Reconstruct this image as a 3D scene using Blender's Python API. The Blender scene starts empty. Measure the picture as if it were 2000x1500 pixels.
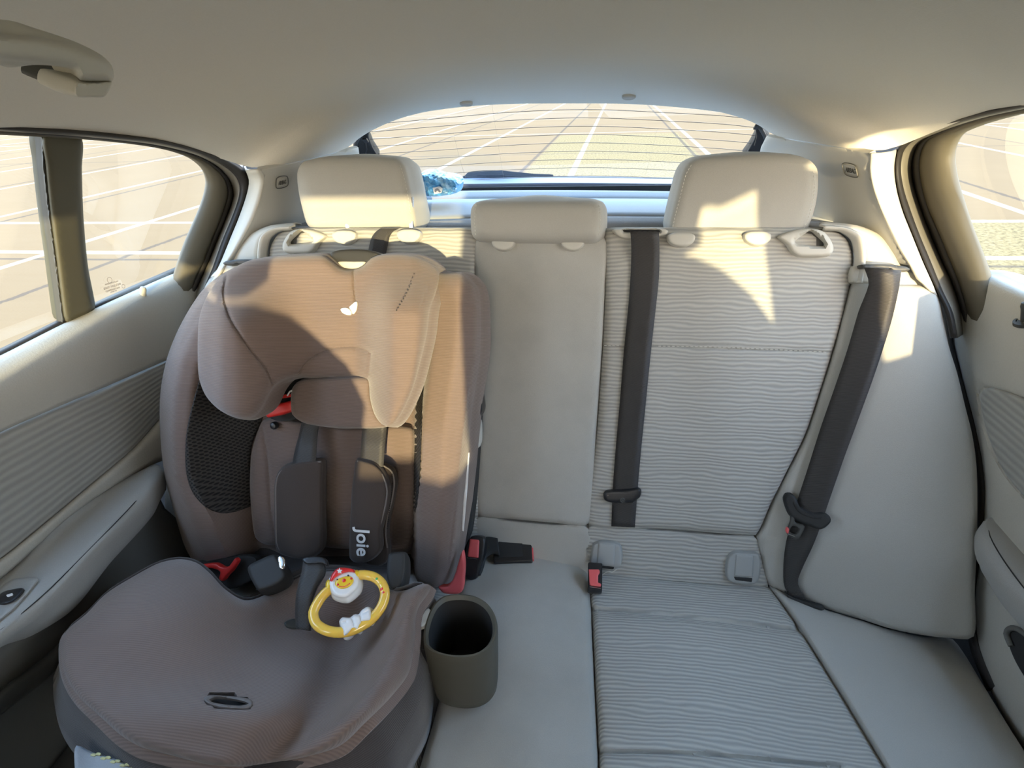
import bpy, bmesh, math, random
import numpy as np
from mathutils import Vector, Matrix
from mathutils.geometry import delaunay_2d_cdt
random.seed(7); np.random.seed(7)
SC = bpy.context.scene
COL = SC.collection
# ------------------------------------------------------------------ camera, sky, sun, exposure
CAM = np.array([0.10, 0.0, 1.25]); FPX = 1100.0
_yw, _pt, _rl = [math.radians(a) for a in (8.92, 28.42, -2.11)]
FW = np.array([-math.sin(_yw)*math.cos(_pt), math.cos(_yw)*math.cos(_pt), -math.sin(_pt)])
_r0 = np.array([math.cos(_yw), math.sin(_yw), 0.0]); _u0 = np.cross(_r0, FW)
RT = _r0*math.cos(_rl) + _u0*math.sin(_rl)
UP = -_r0*math.sin(_rl) + _u0*math.cos(_rl)
cd = bpy.data.cameras.new('camera'); cam = bpy.data.objects.new('camera', cd); COL.objects.link(cam)
cd.sensor_fit = 'HORIZONTAL'; cd.sensor_width = 36.0; cd.lens = FPX/2000*36.0
cd.clip_start = 0.01; cd.clip_end = 300
cam.matrix_world = Matrix(((RT[0], UP[0], -FW[0], CAM[0]), (RT[1], UP[1], -FW[1], CAM[1]), (RT[2], UP[2], -FW[2], CAM[2]), (0, 0, 0, 1)))
SC.camera = cam
SC.view_settings.view_transform = 'Standard'; SC.view_settings.look = 'None'
SC.view_settings.gamma = 1.0; SC.view_settings.use_curve_mapping = False
SC.view_settings.exposure = 0.20
SUN_AZ = math.radians(14.0)     # sun ahead of the car, a little to its right-hand side in the picture
SUN_EL = math.radians(6.8)
SUN_E = 8.5
SKY_E = 5.8
sd = bpy.data.lights.new('low_sun', 'SUN'); sd.energy = SUN_E; sd.angle = math.radians(0.7); sd.color = (1.0, 0.80, 0.46)
so = bpy.data.objects.new('low_sun', sd); COL.objects.link(so)
sdir = Vector((-math.sin(SUN_AZ)*math.cos(SUN_EL), math.cos(SUN_AZ)*math.cos(SUN_EL), -math.sin(SUN_EL)))
so.rotation_euler = sdir.to_track_quat('-Z', 'Y').to_euler(); so.location = (1, -6, 4)
W = bpy.data.worlds.new('evening_sky'); SC.world = W; W.use_nodes = True
wn = W.node_tree; wn.nodes.clear()
_tc = wn.nodes.new('ShaderNodeTexCoord'); _sx = wn.nodes.new('ShaderNodeSeparateXYZ')
wn.links.new(_tc.outputs['Generated'], _sx.inputs[0])
_r = wn.nodes.new('ShaderNodeValToRGB'); wn.links.new(_sx.outputs['Z'], _r.inputs[0])
_r.color_ramp.elements[0].position = 0.0; _r.color_ramp.elements[0].color = (1.0, 0.84, 0.66, 1)
_r.color_ramp.elements[1].position = 0.55; _r.color_ramp.elements[1].color = (0.42, 0.65, 1.0, 1)
_e = _r.color_ramp.elements.new(0.14); _e.color = (0.80, 0.86, 0.92, 1)
# warm glow round the sun
_dot = wn.nodes.new('ShaderNodeVectorMath'); _dot.operation = 'DOT_PRODUCT'
wn.links.new(_tc.outputs['Generated'], _dot.inputs[0]); _dot.inputs[1].default_value = tuple(-sdir)
_gl = wn.nodes.new('ShaderNodeMath'); _gl.operation = 'MAXIMUM'; wn.links.new(_dot.outputs['Value'], _gl.inputs[0]); _gl.inputs[1].default_value = 0
_gp = wn.nodes.new('ShaderNodeMath'); _gp.operation = 'POWER'; wn.links.new(_gl.outputs[0], _gp.inputs[0]); _gp.inputs[1].default_value = 7
_mx = wn.nodes.new('ShaderNodeMix'); _mx.data_type = 'RGBA'; _mx.blend_type = 'ADD'; _mx.inputs['Factor'].default_value = 1.0
_gm = wn.nodes.new('ShaderNodeMix'); _gm.data_type = 'RGBA'; wn.links.new(_gp.outputs[0], _gm.inputs['Factor'])
_gm.inputs['A'].default_value = (0, 0, 0, 1); _gm.inputs['B'].default_value = (1.5, 1.05, 0.6, 1)
wn.links.new(_r.outputs['Color'], _mx.inputs['A']); wn.links.new(_gm.outputs['Result'], _mx.inputs['B'])
_bg = wn.nodes.new('ShaderNodeBackground'); wn.links.new(_mx.outputs['Result'], _bg.inputs['Color']); _bg.inputs['Strength'].default_value = SKY_E
_wo = wn.nodes.new('ShaderNodeOutputWorld'); wn.links.new(_bg.outputs[0], _wo.inputs[0])

# ------------------------------------------------------------------ unprojection helpers
def A(*a): return np.array(a, float)
def rays(px):
    px = np.atleast_2d(np.asarray(px, float))
    return FW[None] + RT[None]*((px[:, 0:1]-1000)/FPX) - UP[None]*((px[:, 1:2]-750)/FPX)
class Plane:
    def __init__(s, p, n, xa=None):
        s.p = np.array(p, float); s.n = np.array(n, float); s.n /= np.linalg.norm(s.n)
        if (CAM - s.p) @ s.n < 0: s.n = -s.n
        xa = np.array(xa if xa is not None else (1, 0, 0), float); xa -= s.n*(xa @ s.n); s.x = xa/np.linalg.norm(xa)
        s.y = np.cross(s.n, s.x)
    def at(s, px, o=0.0):
        d = rays(px); o = np.broadcast_to(np.asarray(o, float), (len(d),))
        t = ((s.p - CAM) @ s.n + o)/(d @ s.n)
        return CAM + d*t[:, None]
    def flat(s, P, o): return P - s.n[None]*(((P - s.p) @ s.n)[:, None] - o)
    def uv(s, P): return np.stack([(P-s.p) @ s.x, (P-s.p) @ s.y], 1)
def P3(a, b, c, xa=None): a, b, c = A(*a), A(*b), A(*c); return Plane(a, np.cross(b-a, c-a), xa)
SB = Plane((0, .832, .493), (0, -.923, .385))          # front of the rear backrests
CU = Plane((0, .79, .40), (0, .10, 1.0))               # top of the rear cushion
def PX(v): return Plane((v, 0, 0), (1, 0, 0), (0, 1, 0))
def PO(s, d):   # leaning side plane of the door openings, d outwards
    q = lambda y, z: (s*(.62+d-.06*(y-1.08)-.25*(z-1.12)), y, z)
    return P3(q(0, 1.1), q(1, 1.1), q(0, .9), (0, 1, 0))
def PY(v): return Plane((0, v, 0), (0, 1, 0))
def PZ(v): return Plane((0, 0, v), (0, 0, 1))

def cat(pts, closed=False, step=8.0, sharp=False):
    pts = np.array(pts, float); n = len(pts)
    if sharp: dense = np.vstack([pts, pts[:1]]) if closed else pts
    else:
        out = []
        m = n if closed else n-1
        for i in range(m):
            p1, p2 = pts[i], pts[(i+1) % n]
            p0 = pts[(i-1) % n] if (closed or i > 0) else p1-(p2-p1)
            p3 = pts[(i+2) % n] if (closed or i+2 < n) else p2+(p2-p1)
            # centripetal-ish: scale tangents by local length to avoid overshoot
            l1 = np.linalg.norm(p2-p1)+1e-9; l0 = np.linalg.norm(p1-p0)+1e-9; l2 = np.linalg.norm(p3-p2)+1e-9
            m1 = ((p1-p0)/l0*l1+(p2-p1))*0.5*min(1, 2*min(l0, l1)/(l0+l1)); m2 = ((p2-p1)+(p3-p2)/l2*l1)*0.5*min(1, 2*min(l2, l1)/(l2+l1))
            for t in np.linspace(0, 1, 12, endpoint=False):
                h = (2*t**3-3*t*t+1)*p1+(t**3-2*t*t+t)*m1+(-2*t**3+3*t*t)*p2+(t**3-t*t)*m2
                out.append(h)
        out.append(pts[0] if closed else pts[-1]); dense = np.array(out)
    s = np.r_[0, np.cumsum(np.linalg.norm(np.diff(dense, axis=0), axis=1))]
    k = max(int(round(s[-1]/step)), 3 if closed else 1)
    q = np.linspace(0, s[-1], k+1)
    r = np.stack([np.interp(q, s, dense[:, j]) for j in range(dense.shape[1])], 1)
    return r[:-1] if closed else r
def catn(pts, n):
    r = cat(pts, step=1e-9 + np.linalg.norm(np.diff(np.array(pts, float), axis=0), axis=1).sum()/400)
    s = np.r_[0, np.cumsum(np.linalg.norm(np.diff(r, axis=0), axis=1))]; q = np.linspace(0, s[-1], n)
    return np.stack([np.interp(q, s, r[:, j]) for j in range(r.shape[1])], 1)
def dist(P, L, closed=True):
    P = np.asarray(P, float); Aa = np.asarray(L, float)
    B = np.roll(Aa, -1, 0) if closed else Aa[1:]
    if not closed: Aa = Aa[:-1]
    AB = B-Aa; l2 = (AB**2).sum(1)+1e-12; out = np.full(len(P), 1e9)
    for i in range(len(Aa)):
        t = np.clip(((P-Aa[i]) @ AB[i])/l2[i], 0, 1)
        out = np.minimum(out, np.linalg.norm(P-(Aa[i]+t[:, None]*AB[i]), axis=1))
    return out
def inside(P, L):
    x, y = P[:, 0], P[:, 1]; c = np.zeros(len(P), bool); j = len(L)-1
    for i in range(len(L)):
        xi, yi, xj, yj = *L[i], *L[j]
        m = ((yi > y) != (yj > y)) & (x < (xj-xi)*(y-yi)/((yj-yi)+1e-15)+xi); c ^= m; j = i
    return c
def sst(a, b, x): t = np.clip((x-a)/(b-a), 0, 1); return t*t*(3-2*t)

# ------------------------------------------------------------------ object helpers
def link(o, parent=None):
    COL.objects.link(o)
    if parent is not None: o.parent = parent; o.matrix_parent_inverse = parent.matrix_world.inverted()
    return o
def tag(o, label=None, cat_=None, group=None, kind=None):
    if label: o['label'] = label
    if cat_: o['category'] = cat_
    if group: o['group'] = group
    if kind: o['kind'] = kind
    return o
def thing(name, label, cat_, loc, group=None):
    o = bpy.data.objects.new(name, None); o.empty_display_size = .03; o.location = loc; COL.objects.link(o)
    bpy.context.view_layer.update()
    return tag(o, label, cat_, group)
def struct(name, loc=(0, 0, 0), label=None):
    o = bpy.data.objects.new(name, None); o.location = loc; COL.objects.link(o); bpy.context.view_layer.update()
    return tag(o, label, None, None, 'structure')
def mesh(name, V, F, mat, parent=None, uv=None, smooth=True, sharp=None):
    me = bpy.data.meshes.new(name); me.from_pydata([tuple(v) for v in V], [], [tuple(int(i) for i in f) for f in F]); me.update()
    bm = bmesh.new(); bm.from_mesh(me); bmesh.ops.recalc_face_normals(bm, faces=bm.faces); bm.to_mesh(me); bm.free()
    if uv is not None:
        ul = me.uv_layers.new(name='UVMap'); idx = np.empty(len(me.loops), np.int32); me.loops.foreach_get('vertex_index', idx)
        ul.data.foreach_set('uv', np.asarray(uv, np.float32)[idx].ravel())
    me.materials.append(mat)
    if smooth:
        me.polygons.foreach_set('use_smooth', [True]*len(me.polygons))
        if sharp: me.set_sharp_from_angle(angle=math.radians(sharp))
    o = bpy.data.objects.new(name, me); link(o, parent)
    return o
def mir(V): V = np.array(V, float).copy(); V[:, 0] *= -1; return V

def relief(name, outline, base, mat, parent=None, o=0.0, back=.02, flatback=None, edge=(12, .008), grooves=(), holes=(), step=9,
           sharp=False, mirror=False, sides=True, side_taper=0.0, seam_sharp=50):
    """A padded panel: an outline on a base plane, a front surface of varying height, rolled edges, real thickness behind."""
    L = cat(outline, True, step, sharp); H = [cat(h, True, max(4, step*.6)) for h in holes]
    if np.sum(L[:, 0]*np.roll(L[:, 1], -1)-np.roll(L[:, 0], -1)*L[:, 1]) < 0: L = L[::-1]
    er, ed = edge
    # interior samples
    x0, y0 = L.min(0); x1, y1 = L.max(0)
    gx = np.arange(x0, x1, step); gy = np.arange(y0, y1, step*.87); G = []
    for k, y in enumerate(gy): G.append(np.stack([gx+(step/2 if k % 2 else 0), np.full(len(gx), y)], 1))
    G = np.vstack(G); G = G[inside(G, L)]; dl = dist(G, L)
    for h in H: m = ~inside(G, h) & (dist(G, h) > step*.5); G = G[m]; dl = dl[m]
    ringd = [er*k for k in (.08, .25, .5, .8)] if er > 0 else []
    nrm = np.roll(L, -1, 0)-np.roll(L, 1, 0); nrm = np.stack([-nrm[:, 1], nrm[:, 0]], 1); nrm /= np.linalg.norm(nrm, axis=1)[:, None]+1e-9
    pts = [G[dl > (er*.95 if er > 0 else step*.5)]]
    for d in ringd:
        R = L+nrm*d; m = inside(R, L) & (dist(R, L) > d*.85)
        pts.append(R[m])
    GL = []
    for g in grooves:
        line = cat(g[0], False, step*.7); GL.append((line, g[1], g[2]))
        tn = np.gradient(line, axis=0); tn = np.stack([-tn[:, 1], tn[:, 0]], 1); tn /= np.linalg.norm(tn, axis=1)[:, None]+1e-9
        for w in (0, .6, -.6, 1.3, -1.3): pts.append(line+tn*w*g[1])
    Q = np.vstack(pts); m = inside(Q, L) & (dist(Q, L) > min(1.0, (er*.07 if er > 0 else 1)))
    for h in H: m &= ~inside(Q, h) & (dist(Q, h) > .8)
    Q = Q[m]
    # drop near duplicates
    key = np.round(Q/1.6).astype(int); _, ui = np.unique(key, axis=0, return_index=True); Q = Q[np.sort(ui)]
    allp = [L]+H+[Q]; V2 = np.vstack(allp); E = []; k = 0
    for lp in [L]+H:
        n = len(lp); E += [(k+i, k+(i+1) % n) for i in range(n)]; k += n
    r = delaunay_2d_cdt([Vector(v) for v in V2], E, [], 0, 1e-4)
    V2 = np.array([tuple(v) for v in r[0]]); T = np.array([f for f in r[2]]); origin = r[3]
    cen = V2[T].mean(1); m = inside(cen, L)
    for h in H: m &= ~inside(cen, h)
    T = T[m]
    d = dist(V2, L)
    for h in H: d = np.minimum(d, dist(V2, h)*2.0)
    off = o(V2[:, 0], V2[:, 1]) if callable(o) else np.full(len(V2), float(o))
    base_off = off.copy()
    if er > 0: q = np.clip(d/er, 0, 1); off = off-ed*(1-np.sqrt(np.clip(1-(1-q)**2, 0, 1)))
    for line, w, dep in GL: off = off-dep*np.exp(-(dist(V2, line, False)/w)**2)
    P = base.at(V2, off); uv = base.uv(P)
    # boundary loops for the side walls
    inv = {}
    for i, og in enumerate(origin):
        for a in og: inv[a] = i
    loops = []; k = 0
    for lp in [L]+H: loops.append([inv[k+i] for i in range(len(lp))]); k += len(lp)
    V = list(P); UV = list(uv); F = [tuple(t) for t in T]
    if sides:
        for li, lp in enumerate(loops):
            prev = lp
            ctr = P[lp].mean(0)
            fb = P[lp]-base.n*back if flatback is None else base.flat(P[lp], flatback)
            if side_taper and li == 0: fb = fb+(ctr-P[lp].mean(0))+(base.flat(np.array([ctr]), 0)[0]-base.flat(fb, 0))*side_taper
            for s in ((.15, .5, .85, 1.0) if li == 0 else (1.0,)):
                rowP = P[lp]*(1-s)+fb*s
                if li == 0 and er > 0 and s < 1: rowP = rowP+(P[lp]-ctr)/(np.linalg.norm(P[lp]-ctr, axis=1)[:, None]+1e-9)*ed*.35*math.sin(math.pi*s)
                st = len(V); V += list(rowP); UV += list(base.uv(rowP)); n = len(lp)
                cur = list(range(st, st+n))
                F += [(prev[i], prev[(i+1) % n], cur[(i+1) % n], cur[i]) for i in range(n)]; prev = cur
            if li == 0 and not H: F.append(tuple(prev))
    V = np.array(V)
    if mirror: V = mir(V)
    return mesh(name, V, F, mat, parent, np.array(UV), True, seam_sharp)

def loft(name, rows, mat, parent=None, n=40, thick=0.0, closed=False, mirror=False, sub=0, sharp=None, outward=None):
    """Skin a sheet over 3-D curves; thick gives it a real back."""
    R = [catn(r, n) for r in rows]
    if sub:
        St = np.array(R); k = len(R)+(len(R)-1)*sub
        o2 = [catn(St[:, j, :], k) for j in range(n)]; R = list(np.array(o2).transpose(1, 0, 2))
    R = np.array(R); m = len(R)
    V = R.reshape(-1, 3); F = []
    du = np.r_[0, np.cumsum(np.linalg.norm(np.diff(R.mean(0), axis=0), axis=1))]
    dv = np.r_[0, np.cumsum(np.linalg.norm(np.diff(R.mean(1), axis=0), axis=1))]
    uv = np.array([(du[j], dv[i]) for i in range(m) for j in range(n)])
    for i in range(m-1+(1 if closed else 0)):
        for j in range(n-1):
            a = i*n+j; b = ((i+1) % m)*n+j; F.append((a, a+1, b+1, b))
    if mirror: V = mir(V)
    ob = mesh(name, V, F, mat, parent, uv, True, sharp)
    if thick:
        md = ob.modifiers.new('thickness', 'SOLIDIFY'); md.thickness = abs(thick); md.offset = 0
        if outward is not None: md.offset = outward
    return ob
def tube(name, pts, rad, mat, parent=None, seg=10, closed=False, flat=1.0, mirror=False, step=None, ref=(0, 0, 1)):
    pts = np.array(pts, float)
    if mirror: pts = mir(pts)
    P = cat(pts, closed, step or np.linalg.norm(np.diff(pts, axis=0), axis=1).sum()/max(24, 3*len(pts)))
    n = len(P); V = []; F = []
    rad = np.interp(np.linspace(0, 1, n), np.linspace(0, 1, len(np.atleast_1d(rad))), np.atleast_1d(rad)) if np.ndim(rad) else np.full(n, rad)
    T = (np.roll(P, -1, 0)-np.roll(P, 1, 0)) if closed else np.gradient(P, axis=0)
    T /= np.linalg.norm(T, axis=1)[:, None]+1e-12
    u = np.cross(T[0], A(*ref)); u /= np.linalg.norm(u)+1e-12
    for i in range(n):
        u = u-T[i]*(u @ T[i]); u /= np.linalg.norm(u)+1e-12; w = np.cross(T[i], u)
        for k in range(seg):
            a = 2*math.pi*k/seg; V.append(P[i]+rad[i]*(math.cos(a)*u+math.sin(a)*w*flat))
    for i in range(n if closed else n-1):
        for k in range(seg):
            a = i*seg+k; b = i*seg+(k+1) % seg; c = ((i+1) % n)*seg+(k+1) % seg; d = ((i+1) % n)*seg+k; F.append((a, b, c, d))
    if not closed: F += [tuple(range(seg))[::-1], tuple(range((n-1)*seg, n*seg))]
    return mesh(name, V, F, mat, parent, np.zeros((len(V), 2)), True, 50)
def frame(base, pa, pb, o=0.0):
    """origin midway of two pixels on a base plane, x along them, z out of the plane"""
    a, b = base.at([pa], o)[0], base.at([pb], o)[0]; x = b-a; ln = np.linalg.norm(x); x /= ln
    z = base.n - x*(base.n @ x); z /= np.linalg.norm(z); y = np.cross(z, x)
    return (a+b)/2, x, y, z, ln
def rbox(name, c, x, y, z, dims, mat, parent=None, bev=.002, seg=3, taper=(1, 1), mirror=False):
    """bevelled block with its own axes; taper scales the +z end"""
    bm = bmesh.new(); bmesh.ops.create_cube(bm, size=1.0)
    for v in bm.verts:
        tp = taper if v.co.z > 0 else (1, 1); v.co = Vector((v.co.x*dims[0]*tp[0], v.co.y*dims[1]*tp[1], v.co.z*dims[2]))
    if bev: bmesh.ops.bevel(bm, geom=bm.edges[:], offset=min(bev, min(dims)*.48), segments=seg, profile=.6, affect='EDGES')
    x, y, z = [np.array(a, float)/np.linalg.norm(a) for a in (x, y, z)]
    V = [np.array(c)+x*v.co.x+y*v.co.y+z*v.co.z for v in bm.verts]; bm.verts.index_update(); F = [[v.index for v in f.verts] for f in bm.faces]; bm.free()
    if mirror: V = mir(V)
    return mesh(name, V, F, mat, parent, np.zeros((len(V), 2)), True, 35)
def lathe(name, c, axis, prof, mat, parent=None, seg=28, sx=1.0, sy=1.0, mirror=False, xref=(1, 0, 0)):
    axis = A(*axis); axis /= np.linalg.norm(axis); x = A(*xref); x -= axis*(x @ axis)
    if np.linalg.norm(x) < 1e-3: x = A(0, 1, 0)-axis*axis[1]
    x /= np.linalg.norm(x); y = np.cross(axis, x); V = []; F = []
    for r, h in prof:
        for k in range(seg): a = 2*math.pi*k/seg; V.append(np.array(c)+axis*h+x*r*sx*math.cos(a)+y*r*sy*math.sin(a))
    for i in range(len(prof)-1):
        for k in range(seg): F.append((i*seg+k, i*seg+(k+1) % seg, (i+1)*seg+(k+1) % seg, (i+1)*seg+k))
    F += [tuple(range(seg)), tuple(range((len(prof)-1)*seg, len(prof)*seg))]
    if mirror: V = mir(V)
    return mesh(name, V, F, mat, parent, np.zeros((len(V), 2)), True, 40)
def text(name, s, base, pa, pb, o, size_px, mat, parent, thick=.0004, bold=.0, rot180=False):
    c, x, y, z, ln = frame(base, pa, pb, o)
    cu = bpy.data.curves.new(name, 'FONT'); cu.body = s; cu.size = 1.0; cu.extrude = 0.0; cu.offset = bold; cu.align_x = 'CENTER'; cu.align_y = 'CENTER'
    ob = bpy.data.objects.new(name+'_tmp', cu); COL.objects.link(ob); bpy.context.view_layer.update()
    me = bpy.data.meshes.new_from_object(ob); bpy.data.objects.remove(ob)
    co = np.array([v.co[:] for v in me.vertices]); w = co[:, 0].max()-co[:, 0].min(); s1 = ln/w
    co[:, 0] -= (co[:, 0].max()+co[:, 0].min())/2; co[:, 1] -= (co[:, 1].max()+co[:, 1].min())/2
    h = size_px if size_px else s1
    V = [c+x*a[0]*s1+y*a[1]*h+z*0 for a in co]; F = [tuple(p.vertices) for p in me.polygons]
    ob = mesh(name, V, F, mat, parent, np.zeros((len(V), 2)), False)
    md = ob.modifiers.new('thickness', 'SOLIDIFY'); md.thickness = thick; md.offset = 0
    return ob

# ------------------------------------------------------------------ materials (all procedural)
def nmat(name):
    m = bpy.data.materials.new(name); m.use_nodes = True; nt = m.node_tree
    return m, nt, nt.nodes['Principled BSDF']
def N(nt, t, **kw):
    n = nt.nodes.new(t)
    for k, v in kw.items():
        if k in n.inputs: n.inputs[k].default_value = v
        else: setattr(n, k, v)
    return n
def mathn(nt, op, a, b=None, c=None):
    n = nt.nodes.new('ShaderNodeMath'); n.operation = op
    for i, v in enumerate((a, b, c)):
        if v is None: continue
        if hasattr(v, 'links'): nt.links.new(v, n.inputs[i])
        else: n.inputs[i].default_value = v
    return n.outputs[0]
def mixc(nt, f, a, b):
    n = nt.nodes.new('ShaderNodeMix'); n.data_type = 'RGBA'
    for k, v in (('Factor', f), ('A', a), ('B', b)):
        if hasattr(v, 'links'): nt.links.new(v, n.inputs[k])
        else: n.inputs[k].default_value = v if k == 'Factor' else (*v, 1) if len(v) == 3 else v
    return n.outputs['Result']
def coords(nt, kind='Object'):
    t = nt.nodes.new('ShaderNodeTexCoord'); return t.outputs[kind]
def noise(nt, vec, scale, detail=2, rough=.5, mscale=None):
    if mscale:
        mp = nt.nodes.new('ShaderNodeMapping'); mp.inputs['Scale'].default_value = mscale; nt.links.new(vec, mp.inputs[0]); vec = mp.outputs[0]
    n = nt.nodes.new('ShaderNodeTexNoise'); n.inputs['Scale'].default_value = scale; n.inputs['Detail'].default_value = detail; n.inputs['Roughness'].default_value = rough
    nt.links.new(vec, n.inputs['Vector']); return n.outputs['Fac']
def bump(nt, bs, h, strength=.3, dist_=.001):
    b = nt.nodes.new('ShaderNodeBump'); b.inputs['Strength'].default_value = strength; b.inputs['Distance'].default_value = dist_
    nt.links.new(h, b.inputs['Height']); nt.links.new(b.outputs[0], bs.inputs['Normal'])
def plain(name, col, rough=.5, metal=0, spec=.5, trans=0, sheen=0, coat=0):
    m, nt, bs = nmat(name); bs.inputs['Base Color'].default_value = (*col, 1); bs.inputs['Roughness'].default_value = rough
    bs.inputs['Metallic'].default_value = metal; bs.inputs['Specular IOR Level'].default_value = spec
    bs.inputs['Transmission Weight'].default_value = trans; bs.inputs['Sheen Weight'].default_value = sheen; bs.inputs['Coat Weight'].default_value = coat
    n = noise(nt, coords(nt), 400, 2); bump(nt, bs, n, .08, .0004)
    return m
def fabric(name, c1, c2, rough=.9, weave=1500, stain=0.0, stain_scale=9, sheen=.15, bumpd=.0006):
    m, nt, bs = nmat(name); co = coords(nt)
    f = noise(nt, co, weave, 3, .6); g = noise(nt, co, stain_scale, 3, .55)
    col = mixc(nt, f, c1, c2)
    if stain: 
        r = nt.nodes.new('ShaderNodeMapRange'); nt.links.new(g, r.inputs[0]); r.inputs[1].default_value = .42; r.inputs[2].default_value = .75; r.inputs[3].default_value = 0; r.inputs[4].default_value = stain
        col = mixc(nt, r.outputs[0], col, tuple(x*.72 for x in c1))
    nt.links.new(col, bs.inputs['Base Color']); bs.inputs['Roughness'].default_value = rough; bs.inputs['Sheen Weight'].default_value = sheen
    bs.inputs['Specular IOR Level'].default_value = .2; bump(nt, bs, f, .5, bumpd)
    return m
def ribbed(name, c1, c2, period=.0078, amp=.0042, fx=9.0, fy=26.0, rough=.9, bd=.0012, sharpness=1.0, axis='Y'):
    """horizontal rippled ribs laid over UV metres"""
    m, nt, bs = nmat(name); uv = coords(nt, 'UV'); sp = nt.nodes.new('ShaderNodeSeparateXYZ'); nt.links.new(uv, sp.inputs[0])
    n1 = noise(nt, uv, 1.0, 1, .4, (fx, fy, 1)); n2 = noise(nt, uv, 1.0, 1, .5, (fx*3.3, fy*1.7, 1))
    w = mathn(nt, 'ADD', mathn(nt, 'MULTIPLY', mathn(nt, 'SUBTRACT', n1, .5), amp*4), mathn(nt, 'MULTIPLY', mathn(nt, 'SUBTRACT', n2, .5), amp*1.6))
    ph = mathn(nt, 'MULTIPLY', mathn(nt, 'ADD', sp.outputs[axis], w), 2*math.pi/period)
    s = mathn(nt, 'MULTIPLY_ADD', mathn(nt, 'SINE', ph), .5, .5); s = mathn(nt, 'POWER', s, sharpness)
    f = noise(nt, coords(nt), 1500, 3, .6); g = noise(nt, coords(nt), 6, 3, .5)
    col = mixc(nt, s, c2, c1); col = mixc(nt, mathn(nt, 'MULTIPLY', f, .25), col, tuple(x*.8 for x in c2))
    col = mixc(nt, mathn(nt, 'MULTIPLY', g, .18), col, tuple(x*.8 for x in c2))
    nt.links.new(col, bs.inputs['Base Color']); bs.inputs['Roughness'].default_value = rough; bs.inputs['Specular IOR Level'].default_value = .2
    bs.inputs['Sheen Weight'].default_value = .12
    bump(nt, bs, mathn(nt, 'ADD', s, mathn(nt, 'MULTIPLY', f, .15)), .8, bd)
    return m
GREY1, GREY2 = (.50, .485, .44), (.40, .39, .355)
M = {}
M['fabric'] = fabric('smooth_grey_fabric', GREY1, GREY2, weave=900, stain=.12, stain_scale=7)
M['fabric_stained'] = fabric('smooth_grey_fabric_worn', GREY1, GREY2, weave=900, stain=.35, stain_scale=16)
M['rib'] = ribbed('rippled_grey_fabric', (.55, .535, .48), (.37, .365, .34), .0072, .0036, 8, 30)
M['rib_door'] = ribbed('rippled_door_fabric', (.43, .43, .40), (.33, .33, .31), .011, .0022, 4, 14)
M['headliner'] = fabric('headliner_felt', (.74, .71, .635), (.66, .63, .56), weave=500, sheen=.1, bumpd=.0004)
M['trim'] = plain('grey_trim_plastic', (.47, .46, .42), .55, spec=.3)
M['trim_lt'] = plain('pale_trim_plastic', (.56, .54, .48), .5, spec=.3)
M['door_vinyl'] = fabric('door_pad_vinyl', (.52, .505, .455), (.46, .45, .405), weave=350, sheen=.05, rough=.6, bumpd=.0008)
M['armrest'] = fabric('armrest_cloth', (.40, .40, .38), (.33, .33, .315), weave=700)
M['lower_door'] = plain('lower_door_plastic', (.15, .15, .14), .7, spec=.25)
M['carpet'] = fabric('dark_carpet', (.05, .05, .047), (.025, .025, .025), weave=300, rough=1)
M['rubber'] = plain('black_rubber', (.035, .032, .030), .55, spec=.3)
M['frame_brown'] = plain('door_opening_paint', (.20, .185, .155), .5, spec=.4)
M['frame_grey'] = plain('door_frame_trim', (.12, .105, .075), .55, spec=.3)
M['post'] = plain('window_post_trim', (.085, .08, .055), .5, spec=.35)
M['black'] = plain('black_plastic', (.018, .018, .02), .35, spec=.5)
M['black_matt'] = plain('black_plastic_matt', (.035, .035, .035), .6, spec=.3)
M['charcoal'] = plain('charcoal_plastic', (.06, .06, .055), .45, spec=.4)
M['cup'] = plain('cup_holder_plastic', (.085, .08, .062), .5, spec=.4)
M['cover'] = plain('anchor_cover_plastic', (.37, .375, .36), .5, spec=.35)
M['wiper'] = plain('wiper_rubber', (.012, .012, .012), .95, spec=.05)
M['red'] = plain('red_plastic', (.72, .035, .03), .35, spec=.5)
M['red_pale'] = plain('faded_red_plastic', (.80, .13, .13), .4, spec=.5)
M['chrome'] = plain('chrome', (.8, .8, .8), .18, 1.0)
M['white'] = plain('white_plastic', (.80, .80, .80), .35, coat=.3)
M['yellow'] = plain('yellow_plastic', (.90, .60, .03), .3, coat=.4)
M['toy_red'] = plain('toy_red_plastic', (.75, .03, .03), .3, coat=.4)
M['green'] = plain('green_bead', (.05, .45, .10), .3)
M['shelf'] = fabric('parcel_shelf_felt', (.42, .45, .48), (.35, .38, .42), weave=600)
M['shelf_rim'] = fabric('parcel_shelf_edge', (.34, .34, .34), (.25, .25, .26), weave=400)
M['hatch'] = plain('hatch_trim_plastic', (.22, .24, .30), .45)
M['stitch'] = plain('pale_thread', (.62, .60, .54), .8)
M['crease'] = plain('gap_shade_and_thread', (.03, .03, .03), .9)  # near-black, paints shade in gaps and recesses; also colours dark thread
def webbing():
    m, nt, bs = nmat('black_webbing'); uv = coords(nt, 'UV'); sp = nt.nodes.new('ShaderNodeSeparateXYZ'); nt.links.new(uv, sp.inputs[0])
    s = mathn(nt, 'SINE', mathn(nt, 'MULTIPLY', mathn(nt, 'ADD', sp.outputs['Y'], mathn(nt, 'MULTIPLY', sp.outputs['X'], .25)), 2*math.pi/.0021))
    s2 = mathn(nt, 'MULTIPLY_ADD', s, .5, .5)
    nt.links.new(mixc(nt, s2, (.022, .020, .019), (.042, .038, .036)), bs.inputs['Base Color']); bs.inputs['Roughness'].default_value = .5
    bs.inputs['Sheen Weight'].default_value = .08; bump(nt, bs, s2, .5, .0005); return m
M['web'] = webbing()
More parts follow.
